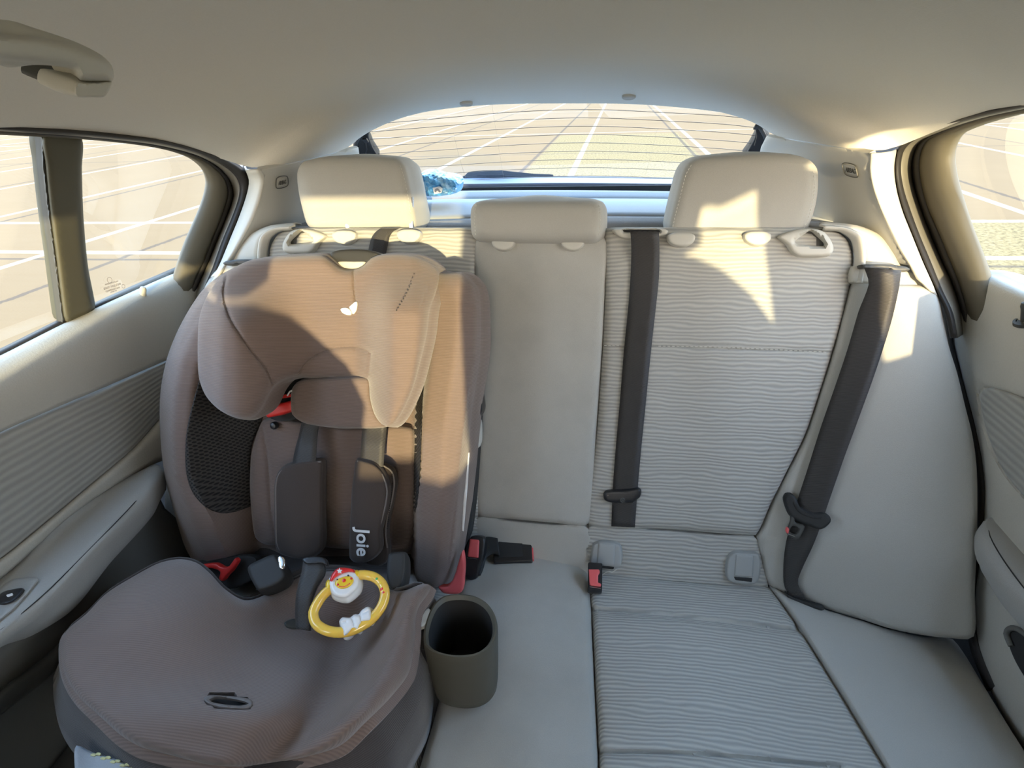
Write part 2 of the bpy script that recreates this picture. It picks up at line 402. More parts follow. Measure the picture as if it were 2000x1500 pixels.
def seatcloth(name, c1, c2, period=.0024):
    m, nt, bs = nmat(name); uv = coords(nt, 'UV'); sp = nt.nodes.new('ShaderNodeSeparateXYZ'); nt.links.new(uv, sp.inputs[0])
    s = mathn(nt, 'MULTIPLY_ADD', mathn(nt, 'SINE', mathn(nt, 'MULTIPLY', sp.outputs['Y'], 2*math.pi/period)), .5, .5)
    f = noise(nt, coords(nt), 1100, 2, .6)
    nt.links.new(mixc(nt, mathn(nt, 'MULTIPLY_ADD', s, .6, mathn(nt, 'MULTIPLY', f, .4)), c2, c1), bs.inputs['Base Color'])
    bs.inputs['Roughness'].default_value = .9; bs.inputs['Sheen Weight'].default_value = .3; bs.inputs['Sheen Roughness'].default_value = .5
    bs.inputs['Specular IOR Level'].default_value = .15; bump(nt, bs, mathn(nt, 'ADD', s, f), .5, .0005); return m
M['cs'] = seatcloth('brown_grey_knit', (.215, .158, .135), (.14, .105, .092))
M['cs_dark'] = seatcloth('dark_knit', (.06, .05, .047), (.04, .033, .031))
M['cs_pad'] = fabric('harness_pad_cloth', (.072, .055, .047), (.05, .038, .033), weave=900)
M['cs_pipe'] = plain('grey_piping', (.16, .14, .13), .6)
def meshcloth():
    m, nt, bs = nmat('black_air_mesh'); uv = coords(nt, 'UV'); mp = N(nt, 'ShaderNodeMapping'); mp.inputs['Scale'].default_value = (1, 1, 1); mp.inputs['Rotation'].default_value = (0, 0, .785)
    nt.links.new(uv, mp.inputs[0]); v = N(nt, 'ShaderNodeTexVoronoi'); v.inputs['Scale'].default_value = 210; v.inputs['Randomness'].default_value = 0
    nt.links.new(mp.outputs[0], v.inputs['Vector']); r = N(nt, 'ShaderNodeMapRange'); nt.links.new(v.outputs['Distance'], r.inputs[0]); r.inputs[1].default_value = .28; r.inputs[2].default_value = .42
    nt.links.new(mixc(nt, r.outputs[0], (.006, .006, .006), (.05, .045, .042)), bs.inputs['Base Color']); bs.inputs['Roughness'].default_value = .8; bump(nt, bs, r.outputs[0], .7, .001); return m
M['mesh'] = meshcloth()
def glass(name, tint=(.93, .97, .95)):
    m = bpy.data.materials.new(name); m.use_nodes = True; nt = m.node_tree; nt.nodes.clear()
    o = nt.nodes.new('ShaderNodeOutputMaterial'); t = N(nt, 'ShaderNodeBsdfTransparent'); t.inputs[0].default_value = (*tint, 1)
    g = N(nt, 'ShaderNodeBsdfGlossy'); g.inputs['Roughness'].default_value = .03; fr = N(nt, 'ShaderNodeFresnel'); fr.inputs[0].default_value = 1.45
    mx = N(nt, 'ShaderNodeMixShader'); nt.links.new(mathn(nt, 'MULTIPLY', fr.outputs[0], .15), mx.inputs[0]); nt.links.new(t.outputs[0], mx.inputs[1]); nt.links.new(g.outputs[0], mx.inputs[2]); nt.links.new(mx.outputs[0], o.inputs[0]); return m
M['glass'] = glass('window_glass'); M['heat'] = plain('heating_wire', (.16, .12, .09), .6)
def toyring():
    m, nt, bs = nmat('clear_amber_tube'); bs.inputs['Base Color'].default_value = (.95, .62, .10, 1); bs.inputs['Roughness'].default_value = .12
    bs.inputs['Subsurface Weight'].default_value = .35; bs.inputs['Subsurface Radius'].default_value = (.01, .006, .002); bs.inputs['Coat Weight'].default_value = .6
    n = noise(nt, coords(nt), 60, 2); nt.links.new(mixc(nt, n, (.95, .66, .12), (.88, .52, .08)), bs.inputs['Base Color']); return m
M['ring'] = toyring()
def bagmat():
    m, nt, bs = nmat('blue_film_wrap'); co = coords(nt); n = noise(nt, co, 22, 3, .6); n2 = noise(nt, co, 60, 2)
    r = nt.nodes.new('ShaderNodeValToRGB'); nt.links.new(n, r.inputs[0]); e = r.color_ramp.elements
    e[0].position = .36; e[0].color = (.16, .50, .86, 1); e[1].position = .66; e[1].color = (.62, .82, .92, 1)
    x = e.new(.5); x.color = (.22, .56, .86, 1)
    nt.links.new(r.outputs[0], bs.inputs['Base Color']); bs.inputs['Roughness'].default_value = .22; bump(nt, bs, mathn(nt, 'ADD', n, n2), .8, .006); return m
M['bag'] = bagmat()
def ground():
    m, nt, bs = nmat('parking_concrete'); co = coords(nt); sp = nt.nodes.new('ShaderNodeSeparateXYZ'); nt.links.new(co, sp.inputs[0])
    X, Y = sp.outputs['X'], sp.outputs['Y']; Xr = mathn(nt, 'SUBTRACT', X, mathn(nt, 'MULTIPLY', Y, .028))
    def line(v, off, period, half):   # 1 on the stripe
        q = mathn(nt, 'MODULO', mathn(nt, 'ADD', mathn(nt, 'SUBTRACT', v, off), period*40+period/2), period)
        d = mathn(nt, 'ABSOLUTE', mathn(nt, 'SUBTRACT', q, period/2)); r = N(nt, 'ShaderNodeMapRange'); nt.links.new(d, r.inputs[0])
        r.inputs[1].default_value = half*.85; r.inputs[2].default_value = half*1.15; r.inputs[3].default_value = 1; r.inputs[4].default_value = 0; return r.outputs[0]
    big = noise(nt, co, .35, 4, .6); fine = noise(nt, co, 30, 4, .7); streak = noise(nt, co, 1, 4, .7, (1.2, 9, 1))
    base = mixc(nt, big, (.215, .133, .068), (.285, .178, .090)); base = mixc(nt, mathn(nt, 'MULTIPLY', streak, .35), base, (.31, .21, .12))
    gr = N(nt, 'ShaderNodeMapRange'); nt.links.new(fine, gr.inputs[0]); gr.inputs[1].default_value = .35; gr.inputs[2].default_value = .62
    # coarse gravelly asphalt strip right behind the car and to its right
    inx = mathn(nt, 'GREATER_THAN', Xr, -1.25); iny = mathn(nt, 'LESS_THAN', Y, 15.0); ing = mathn(nt, 'MULTIPLY', inx, iny)
    iny2 = mathn(nt, 'LESS_THAN', Xr, 1.52); iny3 = mathn(nt, 'GREATER_THAN', Y, 5.7); b2 = mathn(nt, 'MAXIMUM', mathn(nt, 'MULTIPLY', iny2, iny3), mathn(nt, 'LESS_THAN', Y, 5.7)); ing = mathn(nt, 'MULTIPLY', ing, b2)
    asph = mixc(nt, gr.outputs[0], (.13, .09, .045), (.40, .285, .13)); base = mixc(nt, mathn(nt, 'MULTIPLY', ing, .85), base, asph)
    joint = mathn(nt, 'MAXIMUM', line(mathn(nt, 'ADD', Xr, mathn(nt, 'MULTIPLY', streak, .06)), -1.28, 2.75, .03), line(mathn(nt, 'ADD', Y, mathn(nt, 'MULTIPLY', big, .1)), 4.28, 7.0, .025))
    base = mixc(nt, mathn(nt, 'MULTIPLY', joint, .7), base, (.10, .075, .06))
    ln = mathn(nt, 'MAXIMUM', line(Xr, -.52, 2.2, .045), line(Y, 5.63, 9.9, .045)); ln = mathn(nt, 'MAXIMUM', ln, line(Y, 4.45, 60, .05))
    wear = N(nt, 'ShaderNodeMapRange'); nt.links.new(streak, wear.inputs[0]); wear.inputs[1].default_value = .3; wear.inputs[2].default_value = .5; wear.inputs[3].default_value = .55; wear.inputs[4].default_value = .95
    base = mixc(nt, mathn(nt, 'MULTIPLY', ln, wear.outputs[0]), base, (.50, .41, .29))
    nt.links.new(base, bs.inputs['Base Color']); bs.inputs['Roughness'].default_value = .95; bs.inputs['Specular IOR Level'].default_value = .1
    bump(nt, bs, fine, .3, .004); return m
M['ground'] = ground()
M['paint'] = plain('car_body_paint', (.30, .31, .33), .3, coat=.6)
M['leaf'] = plain('pale_gold_print', (.62, .60, .30), .5)

# ------------------------------------------------------------------ large structure: ground, body shell, headliner
def quad(name, pts, mat, parent=None, kind=None, thick=0.0):
    o = mesh(name, pts, [tuple(range(len(pts)))], mat, parent, np.zeros((len(pts), 2)), False)
    if thick: md = o.modifiers.new('thickness', 'SOLIDIFY'); md.thickness = thick; md.offset = 0
    if kind: tag(o, None, None, None, kind)
    return o
g = quad('ground', [(-90, -40, 0), (90, -40, 0), (90, 120, 0), (-90, 120, 0)], M['ground'], None, 'structure')
g['label'] = 'sunlit concrete car park with white bay lines outside the windows'
g = quad('floor', [(-.88, -1.3, .24), (.88, -1.3, .24), (.84, 1.9, .24), (-.84, 1.9, .24)], M['carpet'], None, 'structure', .02)
g['label'] = 'dark carpeted car floor'
# headliner: pixel rail of its edge on the side roof frame, then across the rear
ceilA_L = [(0, 243), (80, 249), (160, 255), (240, 263), (315, 272), (385, 290), (440, 310), (478, 326)]
ceilA_R = [(2000, 202), (1912, 220), (1827, 244), (1772, 269), (1752, 290)]
XE = .70
def zc(y): return float(np.interp(y, [-.62, -.4, -.1, .3, .7, 1.0, 1.2, 1.34], [1.265, 1.30, 1.325, 1.33, 1.312, 1.272, 1.232, 1.207]))
railL = list(PO(-1, 0).at(ceilA_L)); railR = list(PO(1, 0).at(ceilA_R))
# symmetric rail from both sides, front extension runs along the roof frame
def edge_rail(s):
    rail = [A(s*.65, -.62, 1.215), A(s*.67, -.3, 1.225), A(s*.668, 0, 1.225)]
    r = railL if s < 0 else railR
    rail += [r[0]+A(0, -.2, 0)] if r[0][1] > .4 else []
    rail += r
    return rail
seamL = [(507, 331), (600, 312), (690, 290)]; seamR = [(1702, 299), (1600, 280), (1506, 267)]
# plane of the inward-facing C-pillar trim (right side), mirrored on the left
CPR = P3((.545, 1.04, 1.125), (.447, 1.33, 1.12), (.60, 1.07, .95), (0, 1, 0)); CPR = Plane(CPR.p, CPR.n, (0, 1, 0))
CPL = Plane(CPR.p*A(-1, 1, 1), CPR.n*A(-1, 1, 1), (0, 1, 0))
RW = P3((-.4, 1.345, 1.19), (.4, 1.345, 1.19), (0, 1.66, .99))   # rear window glass plane
sL = list(CPL.at(seamL)); sR = list(CPR.at(seamR))
wtop = [(700, 265), (718, 242), (770, 230), (820, 220), (910, 208), (1000, 203), (1100, 202), (1228, 203), (1330, 210), (1420, 221), (1475, 234), (1495, 250)]
wt3 = list(RW.at(wtop))
rowsH = []
ysamp = [-.62, -.4, -.15, .05, .2, .35, .5, .62, .74, .85, .95]
EL = np.array(edge_rail(-1)); ER = np.array(edge_rail(1))
EL = EL[np.argsort(EL[:, 1])]; ER = ER[np.argsort(ER[:, 1])]
def edge_at(E_, y): return A(*[np.interp(y, E_[:, 1], E_[:, k]) for k in range(3)])
def arch(a, b, c, n=33, p=2.6, yc=None):
    out = []
    for t in np.linspace(-1, 1, n):
        q = (a+b)/2+(b-a)/2*math.copysign(abs(t)**.85, t); h = c-(a[2]+b[2])/2
        out.append(A(q[0], q[1] if yc is None else q[1]+(yc-(a[1]+b[1])/2)*(1-t*t), q[2]+h*(1-abs(t)**p)))
    return out
for y in ysamp: rowsH.append(arch(edge_at(EL, y), edge_at(ER, y), zc(y)))
rowsH.append(arch(EL[-1], ER[-1], 1.263, yc=1.06))
for k in range(3): rowsH.append(arch(sL[k], sR[k], [1.251, 1.235, 1.217][k], p=2.4, yc=[1.13, 1.20, 1.275][k]))
top = catn(wt3, 33); rowsH.append([top[i] for i in range(33)])
0 and print('ROWS', [tuple(np.round(r[16], 3)) for r in rowsH], EL[-1], ER[-1], sL[0], sR[0])
V = np.array(rowsH).reshape(-1, 3); nr = len(rowsH); F = []
for i in range(nr-1):
    for j in range(32): F.append((i*33+j, i*33+j+1, (i+1)*33+j+1, (i+1)*33+j))
hl = mesh('ceiling', V, F, M['headliner'], None, V[:, :2], True)
md = hl.modifiers.new('smooth', 'SUBSURF'); md.levels = md.render_levels = 1
tag(hl, 'grey felt headliner arching over the back seat', None, None, 'structure')
# painted roof skin above the headliner
rr = []
for y in (-.64, -.4, 0, .5, 1.0, 1.38): rr.append([A(-.74*(1-.25*max(0, y-1.0)), y, 1.25-.02*max(0, y)), A(-.5, y, zc(min(y, 1.3))+.045), A(0, y, zc(min(y, 1.3))+.06), A(.5, y, zc(min(y, 1.3))+.045), A(.74*(1-.25*max(0, y-1.0)), y, 1.25-.02*max(0, y))])
roof = loft('wall_roof', rr, M['paint'], None, n=20, thick=.01, sub=2); tag(roof, 'painted steel roof skin above the headliner', None, None, 'structure')
# outer body sides below the window line and the rear quarters
for s, nm in ((-1, 'left'), (1, 'right')):
    rows = [[A(s*.80, -1.3, .93), A(s*.80, .5, .91), A(s*.795, 1.1, .89), A(s*.74, 1.9, .90)], [A(s*.86, -1.3, .7), A(s*.87, .5, .7), A(s*.86, 1.1, .7), A(s*.80, 2.0, .7)], [A(s*.84, -1.3, .20), A(s*.85, .5, .16), A(s*.84, 1.1, .2), A(s*.78, 2.0, .3)]]
    w = loft('wall_'+nm, rows, M['paint'], None, n=24, thick=.01, sub=3); tag(w, 'painted outer body side below the %s windows' % nm, None, None, 'structure')
    rows = [[A(s*.66, 1.30, 1.20), A(s*.60, 1.42, 1.20)], [A(s*.73, 1.27, 1.05), A(s*.68, 1.66, 1.05)], [A(s*.79, 1.22, .88), A(s*.74, 1.9, .88)]]
    w = loft('wall_quarter_'+nm, rows, M['paint'], None, n=8, thick=.01, sub=2); tag(w, 'painted outer rear quarter on the %s' % nm, None, None, 'structure')
tail = quad('wall_tail', [(-.78, 2.0, .3), (.78, 2.0, .3), (.72, 1.93, .90), (-.72, 1.93, .90)], M['paint'], None, 'structure', .01)
tail['label'] = 'painted lower tailgate behind the parcel shelf'

# ------------------------------------------------------------------ door openings: seals and frames (both sides traced from the photo)
OA = {'L': [(-260, 226), (-120, 236), (0, 243), (80, 249), (160, 255), (240, 263), (315, 272), (385, 290), (440, 310), (475, 330), (487, 352), (483, 378), (469, 420), (451, 465), (430, 521), (412, 565), (395, 610)],
      'R': [(2300, 150), (2150, 175), (2000, 202), (1912, 220), (1825, 244), (1772, 269), (1752, 290), (1746, 325), (1750, 367), (1762, 412), (1780, 458), (1804, 518), (1825, 563), (1846, 605), (1858, 660)]}
OB = {'L': [(-260, 236), (-120, 245), (0, 252), (80, 257), (160, 263), (240, 271), (315, 280), (385, 298), (430, 318), (460, 342), (470, 365), (467, 390), (452, 432), (436, 470), (418, 521), (402, 560), (386, 605)],
      'R': [(2300, 158), (2150, 182), (2000, 208), (1912, 227), (1827, 252), (1790, 269), (1765, 290), (1757, 325), (1762, 367), (1776, 412), (1793, 458), (1818, 518), (1839, 570), (1858, 610), (1868, 660)]}
OC = {'L': [(-260, 238), (-120, 247), (0, 254), (80, 259), (160, 265), (240, 273), (315, 284), (385, 303), (425, 325), (448, 352), (456, 378), (448, 410), (434, 445), (420, 480), (403, 521), (388, 555), (372, 600)],
      'R': [(2300, 161), (2150, 185), (2000, 211), (1912, 231), (1825, 262), (1797, 276), (1786, 297), (1781, 325), (1785, 360), (1797, 402), (1818, 458), (1842, 514), (1860, 552), (1875, 600), (1885, 650)]}
OD = {'L': [(-260, 241), (-120, 250), (0, 256), (80, 261), (160, 267), (240, 275), (315, 287), (385, 308), (415, 327), (437, 350), (444, 377), (438, 402), (425, 440), (412, 470), (392, 521), (380, 545), (362, 590)],
      'R': [(2300, 163), (2150, 188), (2000, 214), (1912, 234), (1846, 258), (1814, 274), (1804, 290), (1799, 318), (1802, 353), (1814, 402), (1839, 458), (1856, 500), (1874, 546), (1890, 600), (1898, 650)]}
OE = {'L': [(-260, 244), (-120, 253), (0, 259), (80, 263), (160, 268), (240, 276), (315, 287), (370, 306), (395, 327), (404, 350), (400, 380), (390, 410), (375, 445), (362, 475), (345, 525), (335, 560)],
      'R': [(2300, 168), (2150, 192), (2000, 218), (1930, 237), (1881, 258), (1867, 280), (1862, 304), (1867, 346), (1881, 395), (1898, 447), (1916, 493), (1930, 531), (1945, 570)]}
DOOR = {}
for k, s, nm in (('L', -1, 'left'), ('R', 1, 'right')):
    tr = struct('trim_%d' % (1 if s < 0 else 2), (s*.72, 1.0, 1.0), 'body-side door opening surround on the %s with black seal' % nm)
    a, b, c_, d_, e_ = [np.array(catn(x[k], 60)) for x in (OA, OB, OC, OD, OE)]
    pa, pb, pc = PO(s, 0).at(a), PO(s, .012).at(b), PO(s, .035).at(c_)
    mid = PO(s, -.004).at((a+b)/2)
    loft('door_seal', [PO(s, .005).at(a), mid, PO(s, .012).at(b)], M['rubber'], tr, n=90, thick=.004, sub=2)
    loft('opening_surround', [pb, PO(s, .028).at(b*.5+c_*.5), PO(s, .05).at(c_)], M['frame_brown'], tr, n=90, thick=.003, sub=1)
    if s > 0:
        gapL = [(1836, 590), (1848, 650), (1862, 720), (1880, 790), (1896, 860), (1905, 930), (1906, 1010), (1900, 1100), (1893, 1180), (1896, 1260), (1930, 1350)]
        gapR = [(1856, 585), (1858, 660), (1872, 722), (1888, 780), (1902, 832), (1914, 890), (1921, 948), (1921, 1020), (1912, 1110), (1904, 1180), (1908, 1252), (1945, 1340)]
        loft('gap_shade_seal', [PX(.742).at(gapL), PX(.736).at(gapR)], M['rubber'], tr, n=50, thick=.004)  # seal carried down as a dark strip, painting the door gap's black shade
    dr = struct('door_%d' % (1 if s < 0 else 2), (s*.75, .6, .3), 'rear passenger door on the %s of the picture' % nm); DOOR[k] = dr
    loft('door_frame_seal', [PO(s, .052).at(c_), PO(s, .042).at((c_+d_)/2), PO(s, .048).at(d_)], M['rubber'], dr, n=90, thick=.004, sub=2)
    loft('window_frame', [PO(s, .048).at(d_), PO(s, .045).at(d_*.72+e_*.28), PO(s, .062).at(e_*.9+d_*.1), PO(s, .08).at(e_)], M['frame_grey'], dr, n=90, thick=.006, sub=1)
# door glass with its lower edge behind the belt seal
gl = [(-260, 250), (-120, 258), (0, 256), (200, 262), (330, 282), (412, 335), (412, 385), (352, 535), (300, 565), (200, 612), (0, 710), (-260, 830)]
relief('window_glass', gl, PO(-1, .082), M['glass'], DOOR['L'], edge=(0, 0), sides=False, step=30, sharp=True)
gr_ = [(2300, 150), (2000, 205), (1870, 250), (1855, 300), (1865, 380), (1925, 545), (2000, 575), (2300, 700)]
relief('window_glass', gr_, PO(1, .082), M['glass'], DOOR['R'], edge=(0, 0), sides=False, step=30, sharp=True)
# divider post of the left door window
relief('window_post', [(84, 262), (158, 268), (160, 330), (163, 420), (172, 520), (186, 600), (178, 612), (150, 625), (130, 631), (124, 622), (108, 500), (95, 400), (87, 320)], PO(-1, .065), M['post'], DOOR['L'], back=.02, edge=(14, .012), step=9, sharp=False)
relief('post_glass_seal', [(80, 258), (88, 262), (91, 330), (99, 400), (112, 500), (128, 625), (122, 630), (105, 500), (92, 400), (84, 330)], PO(-1, .072), M['charcoal'], DOOR['L'], back=.01, edge=(2, .002), step=8, sharp=True)
# ------------------------------------------------------------------ left door panel
dL = DOOR['L']
def mixrow(rows):   # rows of (pixels, X)
    return [list(PX(x).at(p)) for p, x in rows]
loft('belt_seal', mixrow([([(-260, 800), (0, 683), (122, 622), (230, 572), (345, 522)], -.778), ([(-260, 808), (0, 690), (122, 628), (230, 578), (350, 527)], -.766), ([(-260, 816), (0, 698), (122, 634), (230, 583), (352, 531)], -.764)]), M['rubber'], dL, n=40, thick=.003)
rows = [([(-260, 816), (0, 696), (122, 634), (230, 583), (352, 531), (385, 527), (392, 545)], -.768), ([(-260, 822), (0, 704), (122, 642), (230, 590), (350, 537), (384, 535), (394, 560)], -.748),
        ([(-260, 850), (0, 735), (122, 672), (230, 618), (350, 562), (380, 556), (393, 575)], -.730), ([(-260, 905), (0, 785), (122, 722), (230, 665), (350, 608), (378, 600), (396, 620)], -.722),
        ([(-260, 985), (0, 843), (100, 799), (200, 757), (320, 705), (370, 684), (398, 672)], -.728)]
loft('upper_pad', mixrow(rows), M['door_vinyl'], dL, n=60, thick=.004, sub=4)
rows = [([(-260, 985), (0, 843), (100, 799), (200, 757), (320, 705), (370, 684), (398, 672)], -.736), ([(-260, 994), (0, 852), (100, 808), (200, 766), (320, 713), (370, 692), (398, 682)], -.727),
        ([(-260, 1110), (0, 965), (90, 908), (180, 848), (270, 790), (330, 750), (398, 720)], -.724), ([(-260, 1240), (0, 1088), (87, 1018), (173, 945), (260, 870), (320, 800), (398, 740)], -.727), ([(-260, 1248), (0, 1095), (87, 1025), (173, 952), (260, 878), (322, 808), (398, 745)], -.736)]
loft('insert_panel', mixrow(rows), M['rib_door'], dL, n=60, thick=.003, sub=3)
rows = [([(-260, 1240), (0, 1093), (87, 1023), (173, 950), (260, 876), (322, 806), (398, 742)], -.734), ([(-260, 1250), (0, 1100), (87, 1031), (173, 959), (260, 886), (330, 820), (398, 755)], -.716), ([(-260, 1290), (0, 1129), (130, 1012), (225, 946), (303, 905), (345, 890), (398, 870)], -.722)]
loft('insert_surround', mixrow(rows), M['door_vinyl'], dL, n=60, thick=.003, sub=3)
# armrest (top surface level z=.64, rolled inner edge, underside)
az = .64
r0 = list(PX(-.724).at([(-260, 1290), (0, 1129), (130, 1012), (225, 946), (303, 905)]))
r1 = list(PZ(az+.004).at([(-260, 1310), (0, 1140), (130, 1020), (228, 953), (306, 909)]))
r2 = list(PZ(az).at([(-260, 1425), (0, 1245), (87, 1172), (156, 1104), (243, 1013), (300, 952), (317, 912)]))
r3 = list(PZ(az-.012).at([(-260, 1434), (0, 1256), (90, 1182), (160, 1112), (247, 1021), (304, 960), (321, 922)]))
r4 = list(PZ(az-.06).at([(-260, 1438), (0, 1262), (65, 1240), (143, 1192), (217, 1100), (298, 1005), (322, 960)]))
r5 = [p+A(-.10, 0, -.02) for p in r4]
loft('armrest', [r0, r1, r2, r3, r4, r5], M['armrest'], dL, n=60, thick=.002, sub=2)
tube('armrest_stitching', list(PZ(az+.0015).at([(-260, 1405), (0, 1232), (87, 1160), (156, 1092), (243, 1003), (296, 945)])), .0008, M['crease'], dL, seg=6)
# window switch
fz = PZ(az)
relief('switch_bezel', [(-30, 1160), (0, 1148), (25, 1130), (72, 1127), (76, 1134), (55, 1160), (28, 1190), (0, 1212), (-30, 1236)], fz, M['armrest'], dL, o=.008, back=.008, edge=(5, .005), step=5, sharp=True)
sw = relief('window_switch', [(-6, 1166), (6, 1156), (44, 1148), (47, 1152), (30, 1172), (8, 1180), (-8, 1176)], fz, M['black'], dL, o=.013, back=.008, edge=(4, .004), step=4)
relief('switch_symbol', [(12, 1162), (24, 1158), (26, 1162), (14, 1166)], fz, M['white'], sw, o=.0138, back=.002, edge=(0, 0), step=3, sharp=True)
# lower door, pocket and sill
rows = [[p+A(-.02, 0, 0) for p in r4], list(PX(-.70).at([(-260, 1500), (0, 1330), (95, 1240), (200, 1140), (280, 1060), (330, 1010)])), [A(-.69, .0, .33), A(-.69, .4, .33), A(-.69, .8, .33), A(-.69, 1.0, .33)]]
loft('lower_panel', rows, M['lower_door'], dL, n=40, thick=.004, sub=4)
tube('pocket_rim', list(PX(-.672).at([(-260, 1590), (-60, 1425), (0, 1372), (95, 1300), (170, 1225), (240, 1150)])), .010, M['charcoal'], dL, seg=10, flat=1.6)
# lock pin of the left door
def lockpin(s, px, base_x, parent, dark=False):
    c = PX(base_x).at([px])[0]; ax = A(-s*.35, 0, 1.0)
    lp = lathe('lock_pin', c, ax, [(.0095, -.004), (.0095, .001), (.0055, .0015), (.005, .020), (.0058, .026), (.0045, .031), (.001, .0325)], M['charcoal'] if dark else M['trim'], parent)
    lathe('lock_pin_bezel', c, ax, [(.014, -.004), (.014, .0012), (.0105, .002), (.010, -.003)], M['charcoal'], parent)
lockpin(-1, (280, 590), -.7435, dL)
lockpin(1, (2002, 628), .735, DOOR['R'], True)
# etched glass marks
for i, (t_, a, b, h) in enumerate([('WERKENTWURF', (205, 556), (231, 549), .0022), ('EASY-WELDER', (203, 564), (236, 554), .0026), ('TEMPERED 43R', (206, 570), (234, 561), .002), ('M268 AS2', (216, 571), (228, 567), .002)]):
    text('etched_marking', t_, PO(-1, .079), a, b, .0005, None, M['heat'], dL, .0002)
for ctr, r_ in (((214, 547), .005), ((240, 551), .0035), ((241, 559), .0035)):
    c = PO(-1, .0785).at([ctr])[0]; tube('etched_ring', [c+A(0, math.cos(a)*r_, math.sin(a)*r_) for a in np.linspace(0, 2*math.pi, 16, endpoint=False)], .0003, M['heat'], dL, seg=5, closed=True)
# sill
rows = [[A(-.68, -.2, .36), A(-.68, .4, .36), A(-.67, .85, .36)], [A(-.62, -.2, .37), A(-.62, .4, .37), A(-.62, .85, .37)], [A(-.60, -.2, .34), A(-.60, .4, .34), A(-.60, .85, .34)], [A(-.60, -.2, .25), A(-.60, .4, .25), A(-.60, .85, .25)]]
o = loft('trim_3', rows, M['charcoal'], None, n=20, thick=.004, sub=3); tag(o, 'dark plastic door sill beside the left front of the bench', None, None, 'structure')
o = loft('trim_4', [mir(r) for r in rows], M['charcoal'], None, n=20, thick=.004, sub=3); tag(o, 'dark plastic door sill beside the right end of the bench', None, None, 'structure')

for s_, n_ in ((-1, 18), (1, 19)):
    o = loft('trim_%d' % n_, [[A(s_*.60, .1, .34), A(s_*.60, 1.1, .34)], [A(s_*.70, .1, .33), A(s_*.70, 1.1, .33)], [A(s_*.85, .1, .36), A(s_*.85, 1.1, .36)]], M['carpet'], None, n=6, thick=.006)
    tag(o, 'dark carpeted strip between bench and %s door' % ('left' if s_ < 0 else 'right'), None, None, 'structure')
# ------------------------------------------------------------------ right door panel
dR = DOOR['R']; PR = PX(.728)
redge = [(1895, 534), (1873, 543), (1862, 560), (1857, 593), (1856, 623), (1860, 675), (1873, 727), (1886, 779), (1899, 831), (1912, 892), (1919, 948), (1917, 1010), (1912, 1060), (1906, 1110), (1900, 1140), (1898, 1180), (1904, 1252), (1916, 1300), (1940, 1360), (1968, 1416), (2010, 1480), (2060, 1560)]
outl = redge + [(2400, 1800), (2500, 1100), (2400, 740), (2150, 632), (2000, 564), (1934, 534)]
insH = [(1913, 775), (1916, 763), (1925, 757), (1943, 759), (1980, 771), (2040, 795), (2160, 850), (2300, 1150), (2150, 1080), (2060, 1022), (2000, 968), (1960, 918), (1934, 866), (1918, 812)]
relief('door_panel', outl, PR, M['door_vinyl'], dR, o=lambda x, y: .004*np.sin((y-540)/300.)-.004-.05*sst(1900, 1450, y)*0, back=.045, edge=(26, .022), step=16, sharp=True,
       grooves=[(insH+insH[:1], 4, .004)])
relief('insert_panel', [(x+(2 if x < 1950 else 0), y+1) for x, y in insH], PR, M['rib_door'], dR, o=.0035, back=.004, edge=(5, .004), step=9)
# armrest right
ra = [[A(.735, -.2, .625)]+list(PX(.735).at([(2150, 1100), (2000, 1032), (1972, 1016), (1944, 1008), (1925, 1012)]))]
rz = .62
t1 = list(PZ(rz).at([(2200, 1360), (2000, 1168), (1960, 1116), (1932, 1072), (1919, 1044), (1920, 1022)]))
t0 = list(PZ(rz+.004).at([(2220, 1130), (2010, 1040), (1975, 1020), (1948, 1012), (1932, 1012), (1924, 1016)]))
t2 = list(PZ(rz-.012).at([(2190, 1375), (1992, 1182), (1950, 1130), (1923, 1088), (1908, 1060), (1907, 1040)]))
t3 = list(PZ(rz-.05).at([(2170, 1400), (1985, 1215), (1945, 1160), (1922, 1120), (1910, 1090), (1909, 1072)]))
loft('armrest', [[p+A(.02, 0, 0) for p in t0], t0, t1, t2, t3, [p+A(.06, 0, -.01) for p in t3]], M['armrest'], dR, n=50, thick=.002, sub=3)
tube('armrest_stitching', [p+A(.008, 0, .0028) for p in t1], .0010, M['crease'], dR, seg=6)
relief('pull_recess', [(1966, 1240), (1972, 1229), (1984, 1228), (2010, 1245), (2100, 1340), (2100, 1420), (2010, 1335), (1985, 1295), (1972, 1265)], PR, M['crease'], dR, o=.003, back=.004, edge=(3, .002), step=8)
tube('pull_recess_rim', list(PR.at([(1975, 1262), (1966, 1238), (1974, 1227), (1988, 1229), (2012, 1246), (2080, 1318)], .006)), .004, M['lower_door'], dR, seg=8)
# belt seal right
loft('belt_seal', mixrow([([(1925, 527), (2000, 556), (2200, 640)], .778), ([(1928, 532), (2000, 562), (2200, 648)], .764), ([(1932, 537), (2000, 568), (2200, 655)], .752)]), M['rubber'], dR, n=20, thick=.003)

